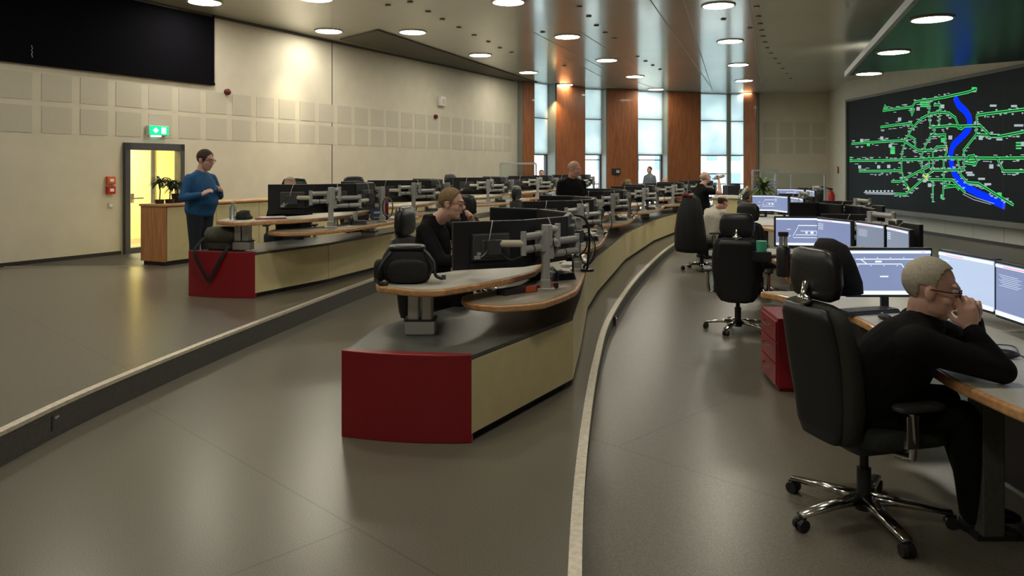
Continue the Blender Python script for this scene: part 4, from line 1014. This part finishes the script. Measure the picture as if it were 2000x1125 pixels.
# far ones
J = sit_pose(2.92, 20.0, 0, (.5,-.6,0), seat=.42); person('seated person with fair hair, only the crown showing above far monitors', J, (.5,.6,-.3), (.5,-.6,0), 'shirtb', 'jeans', hair='hairf', hp=(-.02,.5), vox=.012)
J = sit_pose(4.5, 23.0, 0, (.3,-.9,0), seat=.44); person('seated person with pale bald head just above the farthest monitors', J, (.2,-.9,-.5), (.3,-.9,0), 'shirtb', 'jeans', hair='hairw', hp=(0,.6), bald=True, vox=.012)
J = sit_pose(.78, 23.3, ZL, (.6,-.5,0), seat=.47); person('seated person with dark hair at the left end of the windows', J, (.3,-.9,-.1), (.6,-.5,0), 'shirtb', 'jeans', hair='hairb', hp=(.02,.6), vox=.012)
J = stand_pose(4.95, 27.6, 0, (-.6,-.8,0), 1.68); person('person standing before the middle window in a light jacket over dark', J, (-.8,-.4,-.1), (-.6,-.8,0), 'facwin', 'jeans', hair='hairb', hp=(.02,.6), vox=.012)

# ------------------------------------------------------------------ bags and clothes
def backpack():
    t = thing('backpack', 'small black backpack lying on the near end of the front desk', 'bag', (-.73,5.34,.863), .08)
    obj('main_bag', B().loft([((0,0,0),X_,Y_,.10,.09),((0,0,.015),X_,Y_,.155,.125),((0,.0,.10),X_,Y_,.19,.14),((0,.01,.18),X_,Y_,.165,.125),((-.01,.015,.235),X_,Y_,.12,.095),((-.01,.015,.25),X_,Y_,.06,.05)],24,.75), 'blackf', t, smooth=True)
    obj('front_pocket', B().ell((.01,-.125,.085),(.13,.045,.08),e=.6), 'blackf', t, smooth=True)
    obj('side_pocket', B().ell((-.185,-.02,.08),(.04,.08,.075),e=.6), 'blackf', t, smooth=True)
    obj('top_band', B().ell((0,.0,.235),(.13,.10,.022),e=.6), 'leather', t, smooth=True)
    obj('strap', B().tube(smooth_path([(.12,-.08,.22),(.19,-.12,.14),(.20,-.15,.06),(.25,-.15,.035)],5),.012,6), 'black', t, smooth=True)
    obj('strap', B().tube(smooth_path([(-.10,-.10,.21),(-.17,-.15,.12),(-.19,-.15,.02),(-.12,-.2,.006)],5),.011,6), 'black', t, smooth=True)
    obj('buckle', B().box((.255,-.15,.045),(.03,.015,.03)), 'dark', t); obj('buckle', B().box((-.2,-.15,.03),(.025,.02,.025)), 'dark', t)
backpack()
t = thing('messenger_bag', 'olive grey shoulder bag on the red platform end, strap hanging down', 'bag', (-3.33,8.93,ZL+.517), -.2)
obj('main_bag', B().loft([((0,0,0),X_,Y_,.20,.09),((0,0,.02),X_,Y_,.225,.11),((0,0,.16),X_,Y_,.22,.11),((-.01,0,.23),X_,Y_,.19,.09),((-.02,0,.25),X_,Y_,.14,.05)],24,.55), 'olive', t, smooth=True)
obj('flap', B().loft([((.0,-.02,.10),X_,Y_,.232,.115),((0,-.02,.19),X_,Y_,.232,.115),((-.01,0,.25),X_,Y_,.20,.09),((-.02,0,.262),X_,Y_,.12,.05)],24,.55), 'olive', t, smooth=True)
obj('side_gusset', B().ell((.25,.0,.14),(.10,.05,.06),Matrix.Rotation(.6,3,'Y')), 'olive', t, smooth=True)
b = B(); P = smooth_path([(-.22,-.12,.10),(-.235,-.42,-.02),(-.17,-.46,-.17),(-.03,-.47,-.33),(.0,-.47,-.33),(.13,-.46,-.17),(.20,-.42,-.02),(.19,-.1,.12)],5)
P = smooth_path([(-.21,-.10,.14),(-.215,-.27,.03),(-.17,-.315,-.08),(-.04,-.315,-.30),(.0,-.315,-.30),(.13,-.315,-.08),(.18,-.27,.03),(.17,-.10,.14)],5)
b.loft([(p, ((P[min(i+1,len(P)-1)]-P[max(i-1,0)]).cross(Y_)).normalized(), Y_, .02, .003) for i, p in enumerate(P)], 8, .5); obj('strap', b, 'blackf', t)
def drape(name, label, loc, rz, w, h, mt='blackf', d=.16, parent=None):
    t = thing(name, label, 'jacket', loc, rz); R = []
    for q, (a, th) in ((0,(w*.40,d*.9)),(.08,(w*.50,d*1.1)),(.35,(w*.48,d*1.0)),(.7,(w*.40,d*.85)),(.93,(w*.28,d*.6)),(1.0,(w*.15,d*.3))):
        R.append(((-.0+.03*math.sin(q*9),0,h*q), Y_, X_, a, th))
    b = B(); b.loft(R, 36, .8)
    b.v = [(v[0]*(1+.07*math.sin(9*math.atan2(v[1],v[0])+v[2]*6)), v[1]*(1+.05*math.sin(11*math.atan2(v[1],v[0])-v[2]*5)), v[2]) for v in b.v]
    obj('fabric', b, mt, t, smooth=True); return t
drape('jacket', 'black jacket draped over the white-shirted man\'s chair back', (3.12,13.47,ZR+.33), .45, .60, 1.0, 'blackf', .21)
obj('collar', B().tube(smooth_path([(-.06,-.10,.97),(-.09,0,1.0),(-.06,.10,.97)],5),.03,8), mat('collar_red', (.16,.012,.02), .8), bpy.data.objects['jacket'], smooth=True)
t = thing('jacket', 'black cloth hung over the headrest of the nearest chair', 'jacket', (1.67,3.99,1.0), .4)
obj('fabric', B().loft([((.03,0,0),X_,Y_,.13,.10),((.02,0,.06),X_,Y_,.125,.11),((.0,0,.16),X_,Y_,.10,.10),((-.02,0,.25),X_,Y_,.07,.08),((-.05,0,.285),X_,Y_,.03,.04)],26,.8), 'blackf', t, smooth=True)

# ------------------------------------------------------------------ sideboard and plants
cdv = Vector((.43,.903,0)); cnv = Vector((.903,-.43,0)); c0 = Vector((-5.15,11.40,ZL))
t = thing('sideboard', 'long sideboard with wood end panel and cream front beside the glazed door', 'cabinet', c0, math.atan2(cdv.y,cdv.x))
Lc = 7.6; dc = .52
obj('plinth_base', B().box((Lc/2,dc/2,.03),(Lc-.06,dc-.06,.06)), 'kick', t)
obj('end_panel', B().box((.012,dc/2,.47),(.024,dc,.82)), 'woodcab', t); obj('body', B().box((Lc/2+.02,dc/2+.01,.47),(Lc-.05,dc-.03,.81)), 'cream', t)
for k in range(8): obj('door', B().box((.03+.94*k+.47,.002,.47),(.93,.02,.80)), 'cream', t, bevel=.002)
obj('worktop', B().box((Lc/2,dc/2,.90),(Lc+.03,dc+.05,.035)), 'edge', t, bevel=.008)
def potplant(name, label, p, n, L, w, m_='grn', stem=.0, pot=(.09,.07,.14), seed=1, up=.9):
    t = thing(name, label, 'plant', p); rn = random.Random(seed)
    obj('pot', B().loft([((0,0,0),X_,Y_,pot[1],pot[1]),((0,0,pot[2]),X_,Y_,pot[0],pot[0]),((0,0,pot[2]),X_,Y_,pot[0]*.85,pot[0]*.85),((0,0,pot[2]*.85),X_,Y_,pot[0]*.8,pot[0]*.8)],20), 'pot', t, smooth=False); obj('soil', B().cyl((0,0,pot[2]*.8),(0,0,pot[2]*.86),pot[0]*.78), 'soil', t)
    if stem: obj('stem', B().tube([(0,0,pot[2]*.8),(.01,0,pot[2]+stem*.5),(0,0,pot[2]+stem)],.009,6).tube([(0,0,pot[2]+stem*.6),(.03,0,pot[2]+stem)],.006,6).tube([(0,0,pot[2]+stem*.6),(-.03,.02,pot[2]+stem)],.006,6), 'soil', t)
    b = B()
    for k in range(n):
        a = rn.uniform(0,2*PI); e = rn.uniform(.15,1.35)*up; l = L*rn.uniform(.7,1.15); o = Vector((math.cos(a),math.sin(a),0)); s = Vector((-o.y,o.x,0)); c = Vector((rn.uniform(-.03,.03),rn.uniform(-.03,.03),pot[2]+stem+rn.uniform(-.03,.03))); R = []
        for q, ww in ((0,.25),(.3,.9),(.6,1),(.85,.55),(1,.06)):
            ang = e-.9*q*q; R.append((c+o*l*q*math.cos(e-.5*q)+Z_*l*q*math.sin(e-.75*q), s, Vector((0,0,1)), w*ww, .0025))
        b.loft(R, 6)
    obj('leaves', b, m_, t, smooth=True)['kind'] = 'stuff'; return t
def onside(s, o=.26): return c0+cdv*s-cnv*o+Z_*.918
potplant('potted_dracaena', 'left of two small dark tree-like plants on the sideboard', onside(.18,.33), 46, .17, .016, stem=.26, seed=2, pot=(.07,.06,.06))
potplant('potted_dracaena', 'right of two small dark tree-like plants on the sideboard', onside(.34,.30), 42, .15, .015, stem=.25, seed=3, pot=(.07,.06,.06))
potplant('potted_fern', 'bushy potted plant partly behind the man in blue', onside(.55,.38), 60, .24, .018, stem=.12, seed=4)
potplant('potted_plant', 'dark green plant before the small glass screen on the left', Vector((.11,21.5,ZL)), 40, .30, .03, stem=.06, pot=(.16,.12,.75), seed=5)
potplant('potted_plant', 'tall light green plant by the glass screen on the right', Vector((5.55,16.98,ZR+.752)), 90, .42, .028, 'grnl', stem=.42, seed=6, up=1.1)
t = thing('potted_orchid', 'white orchid in front of the narrow right pillar', 'plant', Vector((5.08,16.98,ZR+.752))); obj('pot', B().cyl((0,0,0),(0,0,.11),.05,.06), 'white', t)
obj('stem', B().tube(smooth_path([(0,0,.0),(-.06,0,.25),(-.02,0,.5),(.05,0,.62)],5),.006,6), 'grnl', t, smooth=True)
b = B()
for k in range(7): b.ell((-.06+.03*k,.01*(k%3),.40+.035*k),(.035,.012,.04),Matrix.Rotation(k,3,'Y'),nu=8,nv=6)
obj('flowers', b, 'white', t, smooth=True)

# ------------------------------------------------------------------ small things on the desks
def bottle(name, label, p, r, h, m_, capm='white', cat='bottle'):
    t = thing(name, label, cat, p); obj('body', B().loft([((0,0,z*h),X_,Y_,a*r,a*r) for z, a in ((0,.9),(.03,1),(.62,1),(.78,.5),(.86,.38),(.9,.38))],16), m_, t, smooth=True); obj('cap', B().cyl((0,0,h*.9),(0,0,h),r*.45), capm, t); return t
zL = ZL+.74; zLu = ZL+.86
bottle('water_bottle', 'small clear water bottle on the near end of the platform desk', Vector((-3.22,8.86,zLu+.003)), .038, .22, 'glassf', 'white')
t = thing('spray_bottle', 'white spray bottle on the shelf desk of the raised platform', 'bottle', (-2.05,10.0,zL+.003))
obj('body', B().loft([((0,0,z),X_,Y_,a,a) for z, a in ((0,.036),(.02,.042),(.15,.042),(.19,.018),(.22,.018))],16), 'white', t, smooth=True); obj('trigger', B().box((0,0,.245),(.035,.03,.04)).box((-.035,0,.25),(.05,.02,.02)).box((-.02,0,.22),(.012,.015,.05),mx=Matrix.Rotation(.4,3,'Y')), 'white', t)
t = thing('storage_box', 'blue and red printed box with orange lid on the platform shelf desk', 'box', (-1.86,10.75,zL+.003), .3)
obj('box', B().box((0,0,.14),(.24,.20,.28)), 'poster', t, bevel=.01); obj('lid', B().box((0,0,.295),(.25,.21,.03)), 'orange', t, bevel=.008); obj('label', B().box((.075,-.102,.13),(.07,.004,.2)), 'scrr', t).data.materials[0] = M['red']; obj('print', B().box((-.05,-.102,.2),(.06,.004,.05)).box((-.04,-.102,.1),(.09,.004,.03)).box((0,-.102,.03),(.18,.004,.01)), 'paper', t)
t = thing('magazine', 'red-covered magazine lying open on the platform desk', 'magazine', (-2.85,9.05,zLu+.003), .4); obj('cover', B().box((0,0,.006),(.34,.24,.012)), 'red', t); obj('pages', B().box((.03,.01,.017),(.30,.21,.010),.1), 'paper', t)
drape('cloth_bundle', 'dark crumpled cloth beside the first platform monitor', (-3.16,9.0,zLu+.003), .2, .34, .10, 'blackf', .09)
t = thing('desk_telephone', 'large dark desk telephone on the front shelf desk', 'telephone', (.27,6.30,.743), -.5)
obj('base', B().loft([((0,0,0),X_,Y_,.15,.11),((0,.02,.06),X_,Y_,.14,.09)],16,.3), 'black', t); obj('top_face', B().box((.0,.01,.066),(.24,.14,.012)), 'armbeige', t)
t = thing('headset_hoop', 'round black hoop of cable with a bright metal tip beside the front arm pole', 'cable', (.52,6.55,.743))
L = [Vector((.12*math.sin(k/14*2*PI), .03*math.cos(k), .27+.13*math.cos(k/14*2*PI))) for k in range(15)]; obj('loop', B().tube(L,.007,6).tube([L[7],(0,0,.0)],.009), 'black', t, smooth=True); obj('tip', B().cyl(L[10],L[10]+Vector((.05,-.02,-.08)),.008), 'chrome', t)
t = thing('desk_lamp_hoop', 'curved black flexible stem behind the front arm pole', 'lamp', (.66,6.75,.743)); obj('base', B().cyl((0,0,0),(0,0,.02),.06), 'black', t); obj('stem', B().tube(smooth_path([(0,0,.02),(.02,0,.3),(-.02,0,.46),(-.16,-.02,.50)],6),.011,8), 'black', t, smooth=True)
t = thing('cable_tray', 'orange and dark cable tray slung between the two front desk tops', 'tray', (.12,5.66,.742), .75); obj('tray', B().box((0,0,.02),(.55,.09,.04)), 'kick', t); obj('orange_end', B().box((-.02,-.05,.025),(.10,.012,.04)).box((.14,-.05,.03),(.14,.012,.035)), 'orange', t)
t = thing('paper_strip', 'white papers stacked at the aisle edge of the front shelf desk', 'papers', (.60,7.45,.743), -.2); obj('sheets', B().box((0,0,.012),(.13,.9,.024)), 'paper', t)
t = thing('paper_strip', 'white board lying at the aisle edge of the second shelf desk', 'papers', (1.10,10.6,.743), -.2); obj('board', B().box((0,0,.012),(.12,.7,.024)), 'paper', t)
t = thing('small_display', 'small lit green-white display turned to the camera at the second centre desk', 'monitor', (1.02,12.55,.97), -.1); obj('housing', B().box((0,0,0),(.30,.03,.22)), 'black', t); obj('screen', B().box((0,-.017,.02),(.27,.006,.15)), mat('screen_mint', (.02,.02,.02), .3, emit=.7, ecol=(.55,.8,.7)), t); obj('foot', B().box((0,.02,-.12),(.1,.08,.06)), 'black', t)
t = thing('tablet', 'tilted pale tablet screen behind the seated man, second centre desk', 'tablet', (.22,9.05,1.02), .1); obj('housing', B().box((0,0,0),(.26,.02,.2),mx=Matrix.Rotation(-.6,3,'X')), 'black', t); obj('screen', B().box((0,-.012,.008),(.23,.008,.17),mx=Matrix.Rotation(-.6,3,'X')), 'scrl', t); obj('foot', B().box((0,.04,-.08),(.1,.08,.09)), 'black', t)
zr = ZR+.83
t = thing('drawer_pedestal', 'dark red drawer unit under the desk behind the nearest chair', 'drawer unit', (2.36,6.42,ZR), -.10)
obj('carcass', B().box((0,0,.31),(.40,.55,.56)).box((0,0,.02),(.36,.5,.04)), 'red', t, bevel=.006)
for k in range(3):
    dd = obj('drawer', B().box((-.205,0,.13+k*.175),(.02,.53,.165)), 'red', t, bevel=.004); obj('handle', B().tube([(-.215,-.09,.16+k*.175),(-.245,-.08,.155+k*.175),(-.245,.08,.155+k*.175),(-.215,.09,.16+k*.175)],.006,6), 'chrome', dd)
t = thing('vacuum_flask', 'tall black flask on the second right desk', 'bottle', (2.42,6.85,zr+.003)); obj('body', B().loft([((0,0,z),X_,Y_,a,a) for z, a in ((0,.055),(.02,.06),(.24,.06),(.27,.045))],18), 'black', t, smooth=True); obj('neck', B().cyl((-.02,0,.27),(-.02,0,.36),.018).cyl((.02,0,.27),(.02,0,.36),.018), 'alu', t); obj('lid', B().cyl((0,0,.36),(0,0,.395),.045), 'black', t)
t = thing('notebook_stack', 'orange-edged folder standing beside the black flask', 'folder', (2.52,6.80,zr+.003), .2); obj('cover', B().box((0,0,.1),(.015,.12,.2)), 'orange', t)
t = thing('glass_bowl', 'small round glass beside the flask, on the second right desk edge', 'glass', (2.44,6.55,zr+.003)); obj('bowl', B().ell((0,0,.045),(.05,.05,.045)), 'glassf', t, smooth=True); obj('rim', B().cyl((0,0,.075),(0,0,.085),.042), 'alu', t)
t = thing('teal_cup', 'green cup beside the second right desk screen', 'cup', (2.60,8.0,zr+.10)); obj('cup', B().cyl((0,0,0),(0,0,.11),.05,.055,18), 'teal', t, smooth=False); obj('handle', B().tube([(.05,0,.03),(.085,0,.05),(.05,0,.085)],.008,6), 'teal', t); obj('box_under', B().box((0,0,-.05),(.16,.14,.10)), 'black', t)
t = thing('small_screen', 'small white lit screen with red bar between the nearest chair and big screen', 'monitor', (2.78,6.45,.84), -.12); obj('housing', B().box((0,0,0),(.40,.04,.30)), 'armbeige', t, bevel=.006); obj('screen', B().box((0,-.023,0),(.35,.006,.25)), 'scrw', t); obj('header', B().box((0,-.028,.09),(.35,.004,.02)), 'scrr', t); obj('foot', B().box((0,.03,-.155),(.2,.14,.02)), 'black', t)
for (x, y, rz, lb) in ((2.52,3.92,.9,'black computer mouse nearest the right picture edge'),(2.33,4.28,.5,'black mouse between the clasped hands and the pale screen')):
    ms = thing('computer_mouse', lb, 'mouse', (x,y,zr-.147+.003 if False else ZR+.835), rz); obj('shell', B().ell((0,0,.018),(.036,.062,.022)), 'black', ms, smooth=True); obj('wheel', B().cyl((-.004,.028,.038),(.004,.028,.038),.008), 'armgrey', ms)
t = thing('mouse_cable', 'thin dark cable snaking over the nearest right desk', 'cable', (2.5,4.4,ZR+.835)); obj('cord', B().tube(smooth_path([(-.1,-.05,.004),(.0,-.2,.004),(.2,-.25,.004),(.1,-.5,.004),(.25,-.6,.004)],6),.0035,6), 'black', t, smooth=True)
t = thing('keyboard', 'dark keyboard under the pale screen on the nearest right desk', 'keyboard', (2.62,4.55,ZR+.834), 1.45); obj('body', B().loft([((0,0,0),X_,Y_,.22,.075),((0,0,.018),X_,Y_,.215,.07)],16,.25), 'black', t)
b = B()
for r_ in range(5):
    for c_ in range(14): b.box((-.19+c_*.029,-.05+r_*.025,.021),(.023,.019,.008))
obj('keys', b, 'dark', t)['kind'] = 'stuff'
t = thing('fire_extinguisher', 'red fire extinguisher standing at the corner below the display', 'fire extinguisher', (11.05,26.6,ZR))
obj('cylinder', B().loft([((0,0,z),X_,Y_,a,a) for z, a in ((0,.12),(.03,.13),(.85,.13),(.97,.08),(1.02,.04))],18), 'firered', t, smooth=True); obj('valve', B().box((0,0,1.06),(.1,.05,.06)).box((-.08,0,1.10),(.16,.03,.02)), 'black', t); obj('hose', B().tube(smooth_path([(-.05,0,1.06),(-.3,0,1.15),(-.45,0,1.0),(-.32,0,.85)],6),.018,8), 'black', t, smooth=True)
# counter and glass screens at the far end
t = thing('counter_cabinet', 'tall cream and wood counter before the right windows', 'cabinet', (5.40,19.2,ZR), -.35); obj('body', B().box((0,0,.52),(.62,.9,1.04)), 'cream', t); obj('end_panel', B().box((-.32,0,.52),(.02,.9,1.04)), 'woodcab', t); obj('worktop', B().box((0,0,1.06),(.7,.98,.035)), 'lam', t, bevel=.006)
t = thing('paper_stack', 'white papers on the tall cream counter', 'papers', (5.33,19.1,ZR+1.08), .2); obj('sheets', B().box((0,0,.02),(.5,.3,.04)), 'paper', t)
t = thing('dark_bin', 'dark box standing on the tall cream counter', 'box', (5.55,19.42,ZR+1.08), .2); obj('box', B().box((0,0,.14),(.34,.3,.28)).box((.1,0,.30),(.15,.25,.06)), 'black', t, bevel=.01)
t = thing('low_cabinet', 'low grey-green cabinet behind the white-shirted man', 'cabinet', (5.36,17.0,ZR), -.2); obj('body', B().box((0,0,.36),(.95,.5,.72)), 'riser', t); obj('front', B().box((0,-.26,.36),(.9,.02,.66)), 'acoustic', t); obj('top', B().box((0,0,.735),(1.0,.55,.03)), 'cream', t)
def glass_screen(label, a, b_, z0, z1):
    a = Vector(a); b_ = Vector(b_); d = (b_-a); L = d.length; t = thing('glass_screen', label, 'partition', (*a, z0), math.atan2(d.y,d.x))
    H = z1-z0; b = B().box((0,0,H/2),(.05,.05,H)).box((L,0,H/2),(.05,.05,H)).box((L/2,0,H),(L,.05,.05)).box((L*.32,0,H/2),(.03,.03,H)); obj('frame', b, 'armgrey', t); obj('pane', B().box((L/2,0,H/2),(L-.05,.008,H-.04)), 'glass', t); return t
glass_screen('small framed glass screen beside the narrow left wood pillar', (-.34,22.4), (.70,22.3), ZL, 1.78)
glass_screen('framed glass screen behind the tall plant on the right', (6.55,20.9), (7.3,21.2), ZR, 1.58)
glass_screen('low glass screen before the far right wall', (8.4,24.5), (9.9,24.3), ZR, 1.46)
# ------------------------------------------------------------------ camera, light, view
cd = bpy.data.cameras.new('camera'); cam = bpy.data.objects.new('camera', cd); C.objects.link(cam)
cam.location = (0,0,CAMZ); cam.rotation_euler = (PI/2,0,0); cd.sensor_width = 36; cd.lens = 27; cd.shift_y = -(562.5-HY)/2000
cd.clip_end = 300; S.camera = cam
w = bpy.data.worlds.new('sky'); S.world = w; w.use_nodes = True
bg = w.node_tree.nodes['Background']; bg.inputs[0].default_value = (.80,.92,1,1); bg.inputs[1].default_value = 3.9
def light(kind, name, p, e, col, **k):
    l = bpy.data.lights.new(name, kind); l.energy = e; l.color = col
    for a, v in k.items(): setattr(l, a, v)
    o = bpy.data.objects.new(name, l); C.objects.link(o); o.location = p; return o
def aim(o, t): o.rotation_euler = (Vector(t)-o.location).to_track_quat('-Z','Y').to_euler()
l = light('SPOT','wall_washer', CP(600,60)+Vector((.5,-.2,-.05)), 110, (1,.86,.6), spot_size=.9, spot_blend=.9, shadow_soft_size=.1); aim(l, WL(19.5-3.2,2.6))
l = light('SPOT','pillar_spot', W(1085,185,26.2)+Vector((0,0,-.1)), 90, (1,.7,.35), spot_size=1.3, spot_blend=.8, shadow_soft_size=.06); aim(l, W(1100,330,28))
S.view_settings.view_transform = 'Standard'; S.view_settings.look = 'None'; S.view_settings.gamma = 1; S.view_settings.use_curve_mapping = False
S.view_settings.exposure = .58
